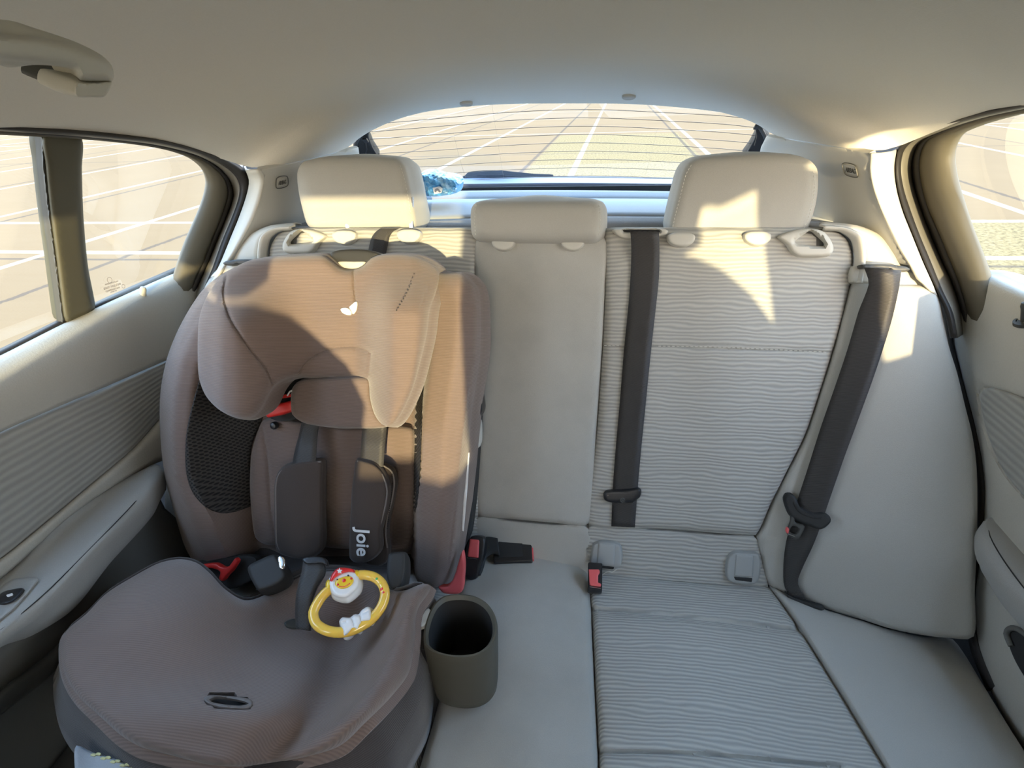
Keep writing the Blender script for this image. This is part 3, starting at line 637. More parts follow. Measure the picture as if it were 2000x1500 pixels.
# ------------------------------------------------------------------ C-pillar trims with embossed plates
def cpillar(s):
    k = 'L' if s < 0 else 'R'; CP = CPL if s < 0 else CPR
    nm = 'left' if s < 0 else 'right'
    tr = struct('trim_%d' % (5 if s < 0 else 6), (s*.6, 1.1, 1.0), 'grey roof pillar trim on the %s with an embossed plate' % nm)
    if s > 0:
        ridge = [(1702, 299), (1700, 330), (1706, 365), (1720, 405), (1740, 450), (1760, 490), (1778, 520), (1790, 545)]
        front = [(1751, 291), (1746, 325), (1750, 367), (1762, 412), (1780, 458), (1804, 518), (1822, 560), (1830, 580)]
        side = [(1497, 266), (1506, 267), (1600, 281), (1702, 299), (1700, 330), (1706, 365), (1720, 405), (1740, 450), (1760, 490), (1778, 520), (1700, 500), (1600, 480), (1560, 440), (1540, 410), (1480, 330), (1485, 290)]
    else:
        ridge = [(505, 331), (515, 345), (510, 380), (497, 420), (480, 455), (460, 490), (440, 520), (425, 545)]
        front = [(480, 328), (488, 352), (484, 378), (470, 420), (452, 465), (431, 521), (421, 545), (412, 565)]
        side = [(700, 288), (690, 290), (600, 312), (505, 331), (515, 345), (510, 380), (497, 420), (480, 455), (460, 490), (440, 520), (540, 500), (640, 470), (700, 400), (705, 330)]
    relief('side_face', side, CP, M['trim'], tr, back=.01, edge=(4, .003), step=12, sharp=True)
    fr3 = PO(s, 0).at(catn(front, 20)); rd3 = CP.at(catn(ridge, 20)); m1 = rd3*.7+fr3*.3+A(0, -.012, .0); m2 = rd3*.3+fr3*.7+A(0, -.012, 0)
    loft('front_face', [rd3, m1, m2, fr3, fr3+A(s*.02, .03, 0)], M['trim_lt'], tr, n=30, thick=.004, sub=2)
    # plate
    if s > 0: out, a, b = [(1645, 320), (1671, 324), (1676, 345), (1651, 340)], (1651, 331), (1671, 335)
    else: out, a, b = [(541, 348), (561, 345), (562, 362), (540, 367)], (544, 358), (559, 355)
    pl_ = relief('embossed_plate', out, CP, M['trim'], tr, o=.002, back=.002, edge=(2.5, .0015), step=3, sharp=True)
    text('plate_lettering', 'AIRBAG', CP, a, b, .0026, .012, M['charcoal'], pl_, .0006)
    tube('plate_rim', list(CP.at(out, .0022)), .0008, M['charcoal'], pl_, seg=6, closed=True, step=.002)
    return tr
cpillar(-1); cpillar(1)

# ------------------------------------------------------------------ rear window, tailgate frame, parcel shelf
wi = struct('window_1', (0, 1.5, 1.05), 'heated rear window looking out on the car park')
gw = [(690, 262), (718, 238), (770, 226), (820, 216), (910, 204), (1000, 199), (1100, 198), (1228, 199), (1330, 206), (1420, 217), (1475, 230), (1505, 250), (1515, 360), (1100, 356), (690, 362)]
relief('window_glass', gw, RW, M['glass'], wi, edge=(0, 0), sides=False, step=40, sharp=True)
V = []; F = []
def wire(pts, r=.0007):
    P = RW.at(cat(pts, False, 25), .001); n = len(P); st = len(V); up = RW.y*r; ou = RW.n*r
    for p in P: V.extend([p+up, p+ou, p-up, p-ou])
    for i in range(n-1):
        for k in range(4): F.append((st+i*4+k, st+i*4+(k+1) % 4, st+i*4+4+(k+1) % 4, st+i*4+4+k))
for i in range(10):
    yl = 252+i*14.2; ym = yl-34+i*1.9; 
    wire([(712+i*3.0, yl-8), (850, (yl+ym)/2-3+i*.3), (1000, ym+1), (1150, ym-4+i*.1), (1300, ym+2-i*.1), (1420, ym+9), (1488, ym+17-i*.6)])
for p in ([(961, 206), (968, 250), (976, 300), (984, 350)], [(1201, 202), (1197, 250), (1190, 300), (1182, 350)], [(886, 260), (895, 300), (910, 350)], [(1284, 250), (1272, 300), (1258, 350)]): wire(p)
mesh('heating_wires', V, F, M['heat'], wi, np.zeros((len(V), 2)), False)
# black edge frame + seals left and right
for fr in ([(692, 300), (690, 285), (694, 268), (704, 258), (716, 244), (722, 250), (720, 268), (728, 288), (742, 310), (700, 318)], [(1502, 298), (1503, 280), (1499, 262), (1488, 246), (1479, 240), (1477, 252), (1474, 270), (1462, 292), (1450, 308), (1500, 318)]):
    relief('edge_frame', fr, RW, M['rubber'], wi, o=.01, back=.02, edge=(4, .004), step=6, sharp=True)
for line in ([(697, 300), (695, 283), (701, 268), (714, 250)], [(1497, 297), (1498, 280), (1493, 264), (1484, 249)]):
    tube('edge_seal', list(RW.at(line, .016)), .004, M['charcoal'], wi)
for p_ in ((714, 274), (1477, 248)):
    c, x, y, z, ln = frame(RW, (p_[0]-4, p_[1]), (p_[0]+4, p_[1]), .018); rbox('wire_terminal', c, x, y, z, (ln*1.1, ln*1.6, .006), M['black'], wi)
    tube('wire_lead', list(RW.at([(p_[0], p_[1]+4), (p_[0]+2, p_[1]+18), (p_[0]-3, p_[1]+36)], .016)), .0016, M['black'], wi, seg=6)
# lower tailgate trim band, painted gap shade, shelf
o = loft('trim_7', [list(PY(1.70).at([(620, 352), (760, 347), (905, 346), (1100, 345), (1305, 348), (1450, 350), (1560, 353)])), list(PY(1.66).at([(620, 356), (760, 351), (905, 349), (1100, 348), (1305, 351), (1450, 353), (1560, 356)]))], M['rubber'], None, n=30, thick=.004)
tag(o, 'thin black seal along the bottom of the rear window', None, None, 'structure')
o = loft('trim_8', [list(PY(1.66).at([(620, 356), (760, 351), (905, 349), (1100, 348), (1305, 351), (1450, 353), (1560, 356)])), list(PY(1.60).at([(620, 366), (760, 361), (905, 360), (1100, 358), (1305, 360), (1450, 362), (1560, 366)])), list(PY(1.60).at([(620, 380), (760, 378), (905, 376), (1100, 374), (1305, 374), (1450, 376), (1560, 380)]))], M['hatch'], None, n=30, thick=.004, sharp=30)
tag(o, 'blue-grey inner trim of the tailgate below the rear window', None, None, 'structure')
o = quad('trim_9', [(-.62, 1.57, .80), (.62, 1.57, .80), (.62, 1.57, .995), (-.62, 1.57, .995)], M['crease'], None, 'structure', .006); o['label'] = 'near-black sheet painting the gap shade between tailgate and parcel shelf'  # sheet coloured near-black in place of the shade in the open gap
ps = thing('parcel_shelf', 'blue-grey felt parcel shelf under the rear window', 'parcel shelf', (0, 1.12, .97))
def row(y, z, w): return [A(-w, y, z), A(-w*.5, y+.004, z+.002), A(0, y+.006, z+.003), A(w*.5, y+.004, z+.002), A(w, y, z)]
zl = .985
def shelfrow(Yv, pts): return list(PY(Yv).at(pts))
R0 = shelfrow(1.47, [(600, 381), (760, 377), (905, 374), (1100, 373), (1305, 375), (1450, 379), (1600, 384)])
R1 = shelfrow(1.45, [(600, 386), (760, 381), (905, 378), (1100, 377), (1305, 379), (1450, 383), (1600, 388)])
R2 = shelfrow(1.42, [(600, 398), (760, 394), (905, 391), (1100, 390), (1305, 391), (1450, 395), (1600, 400)])
loft('shelf_rear_rim', [[p+A(0, .01, -.05) for p in R0], R0, R1, R2], M['shelf_rim'], ps, n=30, thick=.004, sub=1, mirror=False)
R3 = shelfrow(1.17, [(560, 445), (700, 436), (850, 430), (1100, 424), (1240, 424), (1400, 426), (1640, 436)])
loft('shelf_panel', [R2, R3], M['shelf'], ps, n=30, thick=.006, sub=4)
R4 = shelfrow(1.15, [(560, 452), (700, 443), (850, 437), (1100, 430), (1240, 430), (1400, 432), (1640, 442)])
R5 = shelfrow(1.12, [(560, 462), (700, 456), (850, 449), (1100, 445), (1240, 444), (1400, 446), (1640, 452)])
loft('shelf_front_lip', [R3, R4, R5, [p+A(0, .0, -.03) for p in R5]], M['shelf_rim'], ps, n=30, thick=.004, sub=1)
# wiper on the outside of the glass
wp = thing('rear_wiper', 'black wiper blade lying along the bottom of the rear window outside', 'wiper', tuple(RW.at([(900, 350)], -.02)[0]))
relief('wiper_arm', [(908, 350), (915, 344), (945, 341), (975, 341), (1010, 344), (1040, 347), (1080, 349), (1080, 352), (1000, 352), (930, 352)], RW, M['wiper'], wp, o=-.018, back=.012, edge=(2, .003), step=5)
relief('wiper_blade', [(902, 350), (906, 347), (975, 349), (1050, 352), (1050, 354), (975, 353), (902, 354)], RW, M['wiper'], wp, o=-.012, back=.006, edge=(1, .001), step=5)
# ceiling clips
for px_ in ((910, 207), (1228, 194)):
    c = A(*((railL[0])*0)); 
    q = PX(0); 
    # place on the headliner just in front of the rear window edge
    yy = 1.27; c = PY(yy).at([px_])[0]
    cl = thing('ceiling_clip', 'small round grey headliner clip above the %s of the rear window' % ('left part' if px_[0] < 1000 else 'right part'), 'clip', tuple(c), 'headliner clips above the rear window')
    lathe('clip_head', c+A(0, .004, .0035), (0, -.25, -1), [(.0135, -.004), (.0135, .001), (.011, .003), (.009, .0015), (.002, .0015)], M['trim'], cl)
# grab handle on the left
gh = thing('grab_handle', 'grey folding grab handle on the headliner above the left window', 'grab handle', tuple(PX(-.62).at([(150, 150)])[0]))
PH = Plane(PX(-.60).p, (1, -.0, -.35), (0, 1, 0))
relief('handle_bar', [(-160, 55), (-60, 62), (0, 66), (60, 70), (110, 78), (160, 92), (200, 110), (216, 125), (222, 140), (220, 158), (200, 160), (157, 158), (150, 150), (144, 138), (130, 132), (60, 124), (0, 118), (-160, 108)], PH, M['trim_lt'], gh, o=.0, back=.013, edge=(17, .012), step=8)
relief('handle_foot', [(152, 160), (175, 161), (219, 160), (215, 172), (204, 189), (180, 190), (152, 190), (146, 184), (147, 168)], PH, M['trim_lt'], gh, o=-.004, back=.020, edge=(4, .004), step=6)
relief('foot_recess', [(112, 160), (118, 140), (128, 132), (130, 140), (122, 158), (122, 168), (114, 168)], PH, M['charcoal'], gh, o=-.022, back=.02, edge=(2, .002), step=4)
relief('screw_cap_mark', [(130, 166), (136, 168), (135, 175), (130, 174)], PH, M['charcoal'], gh, o=-.012, back=.002, edge=(1, .0005), step=2)

# ------------------------------------------------------------------ rear backrests
def mirror_px(px, base, o=0.0):   # pixels of the mirror image of traced points
    P = mir(base.at(px, o)); d = P-CAM; z = d @ FW
    return [(1000+FPX*(d[i] @ RT)/z[i], 750-FPX*(d[i] @ UP)/z[i]) for i in range(len(P))]
def bulgeR(x, y): return .012*np.exp(-((x-1380)/160)**2)-.006*np.exp(-((x-1330)/60)**2)+.006*sst(520, 470, y)*0
def bulgeC(x, y): return .010*np.exp(-((x-1050)/80)**2)
right_panel = [(1183, 446), (1200, 444), (1300, 444), (1450, 445), (1560, 444), (1612, 446), (1640, 454), (1658, 472), (1667, 500), (1664, 535), (1656, 575), (1645, 620), (1628, 680), (1603, 760), (1572, 850), (1536, 922), (1500, 996), (1486, 1030), (1476, 1045), (1400, 1041), (1290, 1033), (1150, 1026), (1165, 850), (1177, 680), (1182, 560)]
lower_R = [(1150, 1029), (1290, 1036), (1400, 1044), (1477, 1049), (1486, 1085), (1500, 1148), (1300, 1140), (1150, 1140)]
bk = thing('folding_rear_seat', 'wide grey backrest with smooth centre and rippled right side, right two seats', 'car seat', tuple(SB.at([(1300, 1040)])[0]))
relief('rippled_panel', right_panel, SB, M['rib'], bk, o=bulgeR, back=.09, edge=(16, .016), step=12, grooves=[([(1177, 677), (1300, 678), (1450, 682), (1622, 690)], 4, .0035)], sharp=False)
relief('centre_panel', [(930, 462), (1050, 458), (1181, 462), (1182, 560), (1176, 680), (1164, 850), (1149, 1025), (1080, 1021), (1000, 1014), (933, 1008), (929, 990), (928, 800), (928, 560)], SB, M['fabric_stained'], bk, o=bulgeC, back=.09, edge=(10, .012), step=14)
relief('lower_rippled_strip', lower_R, SB, M['rib'], bk, o=-.004, back=.08, edge=(5, .006), step=12)
relief('lower_centre_strip', [(931, 1011), (1000, 1017), (1080, 1024), (1148, 1029), (1150, 1140), (1050, 1130), (920, 1130), (926, 1080)], SB, M['fabric'], bk, o=-.004, back=.08, edge=(5, .006), step=14)
# stitched seam across the rippled panel
def stitches(name, pts, base, o, mat, parent, dash=.0045, gap=.0035, r=.0007):
    P = cat(base.at(pts, o), False, dash+gap); V = []; F = []
    for i in range(len(P)-1):
        t = (P[i+1]-P[i]); L_ = np.linalg.norm(t); t = t/L_; a = P[i]; b = P[i]+t*dash; y = np.cross(base.n, t); off = 0*base.n
        st = len(V)
        for q in (a, b):
            for u_, w_ in ((1, 0), (0, 1), (-1, 0), (0, -1)): V.append(q+off+y*u_*r+base.n*w_*r)
        for k in range(4): F.append((st+k, st+(k+1) % 4, st+4+(k+1) % 4, st+4+k))
    return mesh(name, V, F, mat, parent, np.zeros((len(V), 2)), False)
stitches('seam_stitching', [(1286, 676), (1360, 677), (1450, 680), (1618, 688)], SB, .010, M['stitch'], bk)
stitches('seam_stitching', [(1180, 675), (1212, 675)], SB, .003, M['stitch'], bk)
# left backrest: mirror of the right one
bl = thing('folding_rear_seat', 'narrower grey rippled backrest behind the child seat', 'car seat', tuple(SB.at([(700, 1040)])[0]))
o_ = relief('rippled_panel', right_panel, SB, M['rib'], bl, o=bulgeR, back=.09, edge=(16, .016), step=14, mirror=True)
relief('lower_rippled_strip', lower_R, SB, M['rib'], bl, o=-.004, back=.08, edge=(5, .006), step=20, mirror=True)
# release handles, mirrored too
def handle(parent, m):
    hp = [(1520, 463), (1545, 452), (1580, 447), (1606, 451), (1622, 468), (1628, 484), (1624, 496), (1612, 500), (1590, 501), (1560, 500), (1548, 493), (1538, 478)]
    op = [(1552, 473), (1570, 458), (1585, 450), (1598, 460), (1613, 475), (1612, 480), (1580, 479)]
    if m: hp2 = mirror_px(hp, SB); 
    h = relief('release_handle', hp, SB, M['trim_lt'], parent, o=.018, back=.03, edge=(7, .008), step=5, holes=[op], mirror=m)
    relief('handle_recess', [(1540, 482), (1570, 446), (1600, 446), (1622, 484)], SB, M['charcoal'], h, o=.002, back=.01, edge=(0, 0), step=10, sharp=True, mirror=m)
handle(bk, False); handle(bl, True)
# belt guides
def guide(parent, m):
    gd = relief('belt_guide', [(1197, 449), (1210, 447), (1250, 446), (1290, 446), (1304, 450), (1302, 458), (1280, 463), (1250, 466), (1222, 466), (1205, 459)], SB, M['trim_lt'], parent, o=.014, back=.02, edge=(4, .005), step=4, holes=[[(1216, 449), (1250, 448), (1288, 449), (1290, 453), (1250, 454), (1218, 453)]], mirror=m)
    relief('guide_slot', [(1210, 447), (1292, 447), (1292, 458), (1210, 458)], SB, M['black'], gd, o=.004, back=.004, edge=(0, 0), step=8, sharp=True, mirror=m)
guide(bk, False)
# headrests --------------------------------------------------------
HP = Plane((0, 1.03, 1.0), (0, -1, .10))
def skin_headrest(parent, face, seam, base, depth, top_roll, name='headrest', er=22, ed=.022):
    h = relief(name, face, base, M['fabric'], parent, o=0, back=depth, edge=(er, ed), step=8, side_taper=.04)
    for s_ in seam: stitches('seam_stitching', s_, base, -.001, M['stitch'], h, .0035, .0025, .0006)
    return h
HRp = Plane((0, 1.055, 1.0), (0, -1, .16))
faceR = [(1343, 318), (1365, 308), (1420, 303), (1490, 300), (1550, 303), (1580, 312), (1595, 328), (1598, 352), (1594, 395), (1584, 430), (1574, 452), (1556, 461), (1480, 464), (1400, 466), (1330, 467), (1310, 461), (1305, 448), (1311, 415), (1322, 370), (1332, 335)]
faceL = [(590, 318), (620, 309), (680, 305), (740, 306), (778, 310), (792, 322), (800, 350), (808, 390), (815, 425), (814, 445), (800, 450), (720, 452), (650, 452), (612, 450), (600, 438), (590, 405), (582, 365), (581, 335)]
faceM = [(922, 408), (929, 397), (948, 392), (1000, 391), (1060, 390), (1120, 390), (1156, 391), (1171, 397), (1177, 410), (1178, 440), (1175, 464), (1162, 474), (1110, 476), (1040, 476), (980, 474), (936, 471), (924, 462), (921, 435)]
hR = skin_headrest(bk, faceR, [[(1350, 322), (1340, 340), (1330, 378), (1319, 420), (1312, 452)], [(1588, 335), (1591, 360), (1587, 395), (1577, 430), (1569, 450)]], HRp, .105, 0)
hM = skin_headrest(bk, faceM, [[(930, 400), (927, 430), (929, 462)], [(1170, 400), (1172, 430), (1170, 462)]], Plane((0, .995, .97), (0, -1, .22)), .085, 0, er=26, ed=.03)
hL = skin_headrest(bl, faceL, [[(781, 322), (790, 350), (798, 390), (804, 430)]], HRp, .105, 0)
# sockets and posts
def socket(parent, px, px_w, base_o, hole=False, posts=None, hr=None):
    x, y = px
    s_ = relief('headrest_socket', [(x-px_w, y-8), (x-px_w*.6, y-13), (x, y-14), (x+px_w*.6, y-13), (x+px_w, y-8), (x+px_w*.95, y+2), (x+px_w*.55, y+10), (x, y+13), (x-px_w*.55, y+10), (x-px_w*.95, y+2)], SB, M['trim_lt'], parent, o=base_o, back=.02, edge=(5, .004), step=4)
    if hr is not None:
        p0 = SB.at([(x, y)], base_o-.02)[0]; 
        tube('post', [p0+A(0, .02, -.03), p0+A(0, .022, .0), p0+A(0, .03, .035), p0+A(0, .04, .065)], .0052, M['chrome'], hr, seg=12)
for p_ in ((672, 464), (798, 462)): socket(bl, p_, 23, .022, hr=hL)
for p_ in ((983, 476), (1118, 476)): socket(bk, p_, 22, .020, hr=hM)
for p_ in ((1331, 468), (1480, 466)): socket(bk, p_, 26, .022, hr=hR)

# ------------------------------------------------------------------ side bolsters (right traced, left mirrored)
def gx_(x0, x1, x): return np.clip((x-x0)/(x1-x0), 0, 1.2)
def bol_o(x, y):
    xi = np.interp(y, [540, 600, 680, 760, 850, 930, 1000, 1050, 1130, 1250], [1662, 1650, 1628, 1604, 1572, 1536, 1500, 1476, 1494, 1500])
    xo = np.interp(y, [540, 560, 600, 675, 727, 800, 900, 1000, 1250], [1800, 1818, 1840, 1854, 1870, 1886, 1907, 1908, 1900])
    go = np.interp(y, [540, 700, 900, 1100, 1250], [.015, .045, .085, .125, .135])
    t = np.clip((x-xi)/(xo-xi), 0, 1)
    return go*t**1.15+.018*np.sin(np.pi*np.clip(t, 0, 1))
bol = [(1664, 553), (1678, 549), (1695, 552), (1740, 556), (1790, 556), (1815, 557), (1834, 584), (1843, 623), (1853, 675), (1869, 727), (1886, 797), (1899, 849), (1907, 905), (1909, 970), (1908, 1060), (1904, 1150), (1900, 1246), (1850, 1246), (1800, 1240), (1740, 1228), (1680, 1209), (1616, 1190), (1568, 1172), (1532, 1158), (1504, 1144), (1494, 1128), (1484, 1080), (1477, 1045), (1488, 1030), (1502, 996), (1538, 922), (1574, 852), (1605, 760), (1630, 680), (1650, 600)]
b_ = relief('side_bolster', bol, SB, M['fabric'], None, o=bol_o, flatback=-.05, edge=(12, .014), step=14)
tag(b_, 'curved smooth grey side bolster between right backrest and right door', 'seat bolster')
b_ = relief('side_bolster', bol, SB, M['fabric'], None, o=lambda x, y: bol_o(x, y)*.35, flatback=-.05, edge=(12, .014), step=20, mirror=True)
tag(b_, 'grey side bolster mostly hidden behind the child seat beside the left door', 'seat bolster')
# ------------------------------------------------------------------ rear cushion
cush = thing('rear_seat_cushion', 'grey rear bench cushion with smooth centre and rippled right seat', 'car seat', tuple(CU.at([(1300, 1300)])[0]))
cR = [(1153, 1119), (1200, 1116), (1300, 1128), (1400, 1137), (1500, 1141), (1540, 1195), (1580, 1255), (1640, 1350), (1731, 1501), (1830, 1670), (1500, 1720), (1172, 1720), (1170, 1500), (1163, 1350), (1157, 1220)]
def cuR(x, y): return .012*np.exp(-((x-1360)/150)**2)*sst(1140, 1220, y)+.004
relief('rippled_panel', cR, CU, M['rib'], cush, o=cuR, back=.12, edge=(15, .022), step=13, grooves=[([(1160, 1192), (1300, 1203), (1420, 1218), (1530, 1229), (1560, 1232)], 6, .009), ([(1172, 1470), (1350, 1474), (1560, 1492), (1640, 1500)], 6, .008)])
cC = [(905, 1110), (930, 1085), (975, 1079), (1040, 1078), (1090, 1083), (1125, 1095), (1146, 1112), (1152, 1140), (1156, 1220), (1162, 1350), (1169, 1500), (1174, 1720), (760, 1720), (820, 1500), (862, 1350), (885, 1200)]
relief('centre_panel', cC, CU, M['fabric_stained'], cush, o=lambda x, y: .016*np.exp(-((x-1010)/110)**2)+.008, back=.12, edge=(16, .024), step=14)
wing = [(1503, 1143), (1535, 1160), (1568, 1174), (1616, 1192), (1680, 1211), (1740, 1230), (1800, 1243), (1860, 1248), (1882, 1275), (1918, 1334), (1962, 1406), (2005, 1474), (2080, 1600), (1990, 1680), (1834, 1670), (1733, 1500), (1642, 1349), (1582, 1254), (1542, 1194)]
relief('side_wing', wing, CU, M['fabric'], cush, o=lambda x, y: .012-.03*np.clip((x-1700-(y-1250)*.62)/170, 0, 1)**2, back=.14, edge=(10, .012), step=14)
cRm = [(1153, 1119), (1300, 1128), (1500, 1141), (1540, 1195), (1640, 1350), (1830, 1670), (1500, 1720), (1172, 1720), (1163, 1350)]
relief('rippled_panel', cRm, CU, M['rib'], cush, o=cuR, back=.12, edge=(12, .013), step=20, mirror=True)
relief('side_wing', wing, CU, M['fabric'], cush, o=.01, back=.14, edge=(10, .012), step=22, mirror=True)
# child-seat anchor covers
for nm, out, fl, slot in (('l', [(1155, 1085), (1160, 1064), (1172, 1059), (1200, 1060), (1211, 1066), (1215, 1085), (1212, 1104), (1203, 1110), (1180, 1111), (1160, 1106), (1153, 1098)],
                      [(1169, 1061), (1201, 1063), (1201, 1106), (1166, 1103)], [(1168, 1104), (1200, 1107), (1198, 1112), (1172, 1109)]),
                     ('r', [(1419, 1120), (1424, 1088), (1434, 1080), (1460, 1080), (1480, 1083), (1485, 1095), (1484, 1122), (1478, 1138), (1465, 1142), (1440, 1140), (1424, 1134)],
                      [(1438, 1082), (1472, 1085), (1470, 1128), (1434, 1125)], [(1433, 1126), (1470, 1129), (1468, 1137), (1436, 1133)])):
    c = SB.at([out[0]])[0]
    an = thing('anchor_cover', ('grey plastic anchor cover beside the short red buckle, left one of two' if nm == 'l' else 'grey plastic anchor cover next to the right side bolster, right one of two'), 'anchor cover', tuple(c), 'child seat anchor covers in the right seat')
    relief('cover_frame', out, SB, M['cover'], an, o=.008, back=.014, edge=(4, .004), step=4)
    relief('cover_flap', fl, SB, M['cover'], an, o=.0105, back=.008, edge=(3, .002), step=4, sharp=True)
    relief('finger_slot', slot, SB, M['crease'], an, o=.0088, back=.004, edge=(1, .001), step=3, sharp=True)

# ------------------------------------------------------------------ shoulder trims around the belt slots
def shoulder(m):
    s = -1 if m else 1
    tr = struct('trim_%d' % (10 if m else 11), (s*.6, 1.1, .95), 'pale plastic shoulder trim with belt slot on the %s' % ('left' if m else 'right'))
    k = lambda px, P_, : list(P_.at(px))
    a0 = [(1606, 449), (1640, 452), (1662, 468), (1668, 490), (1668, 520), (1663, 552)]
    a1 = [(1600, 440), (1655, 446), (1684, 462), (1690, 490), (1688, 520), (1684, 552)]
    a2 = [(1600, 436), (1680, 446), (1735, 470), (1778, 508), (1800, 535), (1818, 560)]
    loft('trim_edge', [k(a0, SB), [p+A(0, -.014, .004) for p in k([( (x0+x1)/2, (y0+y1)/2) for (x0, y0), (x1, y1) in zip(a0, a1)], SB)], k(a1, SB), ], M['trim_lt'], tr, n=30, thick=.003, sub=3, mirror=m)
    A1 = k(a1, SB); PT = P3((.52, 1.12, 1.0), (.66, 1.03, .93), (.56, 1.02, .945)); 
    A2 = [SB.at([p], -.02-.05*t)[0] for p, t in zip(a2, [1, .9, .7, .3, .1, -.2])]
    md_ = [(np.array(p)+np.array(q))/2+A(0, -.012, .006) for p, q in zip(A1, A2)]
    loft('trim_top', [A1, md_, A2], M['trim_lt'], tr, n=30, thick=.003, sub=3, mirror=m)
    relief('slot_lip', [(1684, 517), (1700, 516), (1740, 517), (1770, 521), (1778, 526), (1772, 530), (1740, 527), (1700, 524), (1686, 523)], SB, M['charcoal'], tr, o=.035, back=.02, edge=(2, .003), step=5, mirror=m)
    relief('slot_plate', [(1668, 520), (1686, 522), (1740, 527), (1774, 530), (1800, 545), (1815, 557), (1740, 558), (1690, 553), (1664, 550)], SB, M['trim_lt'], tr, o=.012, back=.03, edge=(5, .005), step=8, mirror=m)
shoulder(False); shoulder(True)

# ------------------------------------------------------------------ seat belts
def strap(name, Lpx, Rpx, base, ofun, parent, mat=None, n=60, thick=.0014, mirror=False):
    a = catn(Lpx, n); b = catn(Rpx, n)
    rows = []
    for t in (0, .25, .5, .75, 1):
        p = a*(1-t)+b*t; o = ofun(p[:, 0], p[:, 1]) if callable(ofun) else ofun
        rows.append(base.at(p, o))
    V = np.vstack(rows); F = []
    ln = np.r_[0, np.cumsum(np.linalg.norm(np.diff(rows[2], axis=0), axis=1))]
    for i in range(4):
        for j in range(n-1): F.append((i*n+j, i*n+j+1, (i+1)*n+j+1, (i+1)*n+j))
    uv = np.array([((i/4)*.047, ln[j]) for i in range(5) for j in range(n)])
    if mirror: V = mir(V)
    o = mesh(name, V, F, mat or M['web'], parent, uv, True); md = o.modifiers.new('thickness', 'SOLIDIFY'); md.thickness = thick; md.offset = 0
    return o
sbR = thing('seat_belt', 'black shoulder belt hanging down the right side bolster with loose tongue', 'seat belt', tuple(SB.at([(1560, 1170)])[0]))
def bo(x, y): return bol_o(x, y)+.010+.02*sst(640, 530, y)
strap('webbing', [(1688, 523), (1697, 552), (1677, 608), (1656, 680), (1632, 752), (1604, 832), (1576, 920), (1558, 975), (1548, 1010), (1535, 1060), (1530, 1105), (1532, 1145), (1545, 1168)], [(1760, 528), (1756, 560), (1742, 624), (1712, 720), (1676, 820), (1648, 896), (1616, 988), (1602, 1030), (1586, 1070), (1568, 1108), (1558, 1138)]+[(1575, 1172)], SB, bo, sbR)
c, x, y, z, ln = frame(SB, (1545, 965), (1612, 1022), .06)
relief('tongue_slider', [(1533, 975), (1537, 967), (1548, 966), (1556, 975), (1562, 990), (1590, 1004), (1610, 1003), (1621, 1010), (1623, 1018), (1612, 1030), (1602, 1034), (1585, 1028), (1560, 1018), (1545, 1008), (1536, 990)], SB, M['black_matt'], sbR, o=lambda x, y: bo(x, y)+.012, back=.012, edge=(5, .005), step=5)
relief('tongue_slot_edge', [(1549, 978), (1556, 982), (1566, 995), (1590, 1007), (1606, 1010), (1604, 1014), (1585, 1012), (1560, 1001), (1551, 988)], SB, M['crease'], sbR, o=lambda x, y: bo(x, y)+.0128, back=.003, edge=(1, .001), step=4)
tg = relief('metal_tongue', [(1545, 1006), (1551, 1008), (1553, 1020), (1570, 1026), (1572, 1029), (1562, 1050), (1556, 1053), (1540, 1046), (1535, 1036), (1540, 1030), (1544, 1018)], SB, M['charcoal'], sbR, o=lambda x, y: bo(x, y)+.010, back=.004, edge=(1.5, .001), step=4, holes=[[(1548, 1027), (1561, 1032), (1554, 1044), (1542, 1038)]])
tube('tongue_chrome_edge', list(SB.at([(1540, 1043), (1553, 1048)], bo(np.array([1548.]), np.array([1045.]))[0]+.013)), .0012, M['chrome'], tg, seg=6)
relief('tongue_red_tip', [(1537, 1030), (1541, 1032), (1539, 1043), (1535, 1038)], SB, M['red_pale'], tg, o=lambda x, y: bo(x, y)+.0115, back=.004, edge=(1, .001), step=3)
relief('lower_anchor_loop', [(1536, 1160), (1548, 1166), (1580, 1178), (1612, 1188), (1608, 1192), (1590, 1189), (1560, 1181), (1542, 1172)], SB, M['black_matt'], sbR, o=lambda x, y: bo(x, y)+.004, back=.012, edge=(2, .002), step=5)
# middle belt
sbM = thing('seat_belt', 'black centre seat belt running down from its guide to the backrest seam', 'seat belt', tuple(SB.at([(1215, 1030)])[0]))
def mo(x, y): return bulgeR(x, y)+.003+.016*sst(520, 455, y)
strap('webbing', [(1231, 452), (1233, 480), (1232, 530), (1227, 600), (1219, 680), (1211, 780), (1203, 870), (1197, 950), (1194, 1028)], [(1287, 452), (1288, 490), (1287, 540), (1281, 600), (1272, 680), (1261, 790), (1252, 880), (1245, 960), (1240, 1030)], SB, mo, sbM)
relief('stop_slider', [(1180, 965), (1184, 960), (1200, 958), (1215, 958), (1235, 956), (1245, 954), (1251, 957), (1251, 968), (1247, 974), (1240, 977), (1237, 981), (1197, 982), (1190, 981), (1181, 976)], SB, M['black'], sbM, o=lambda x, y: mo(x, y)+.010, back=.010, edge=(4, .004), step=4)
c = SB.at([(1216, 977)], .016)[0]; lathe('slider_button', c, SB.n, [(.0052, -.003), (.0052, .001), (.004, .0018), (.003, .001), (.0018, .0018), (.0005, .0018)], M['charcoal'], sbM, seg=16)
stitches('slider_highlight', [(1186, 968), (1215, 963), (1246, 961)], SB, .0155, M['chrome'], sbM, .03, .0, .0004)
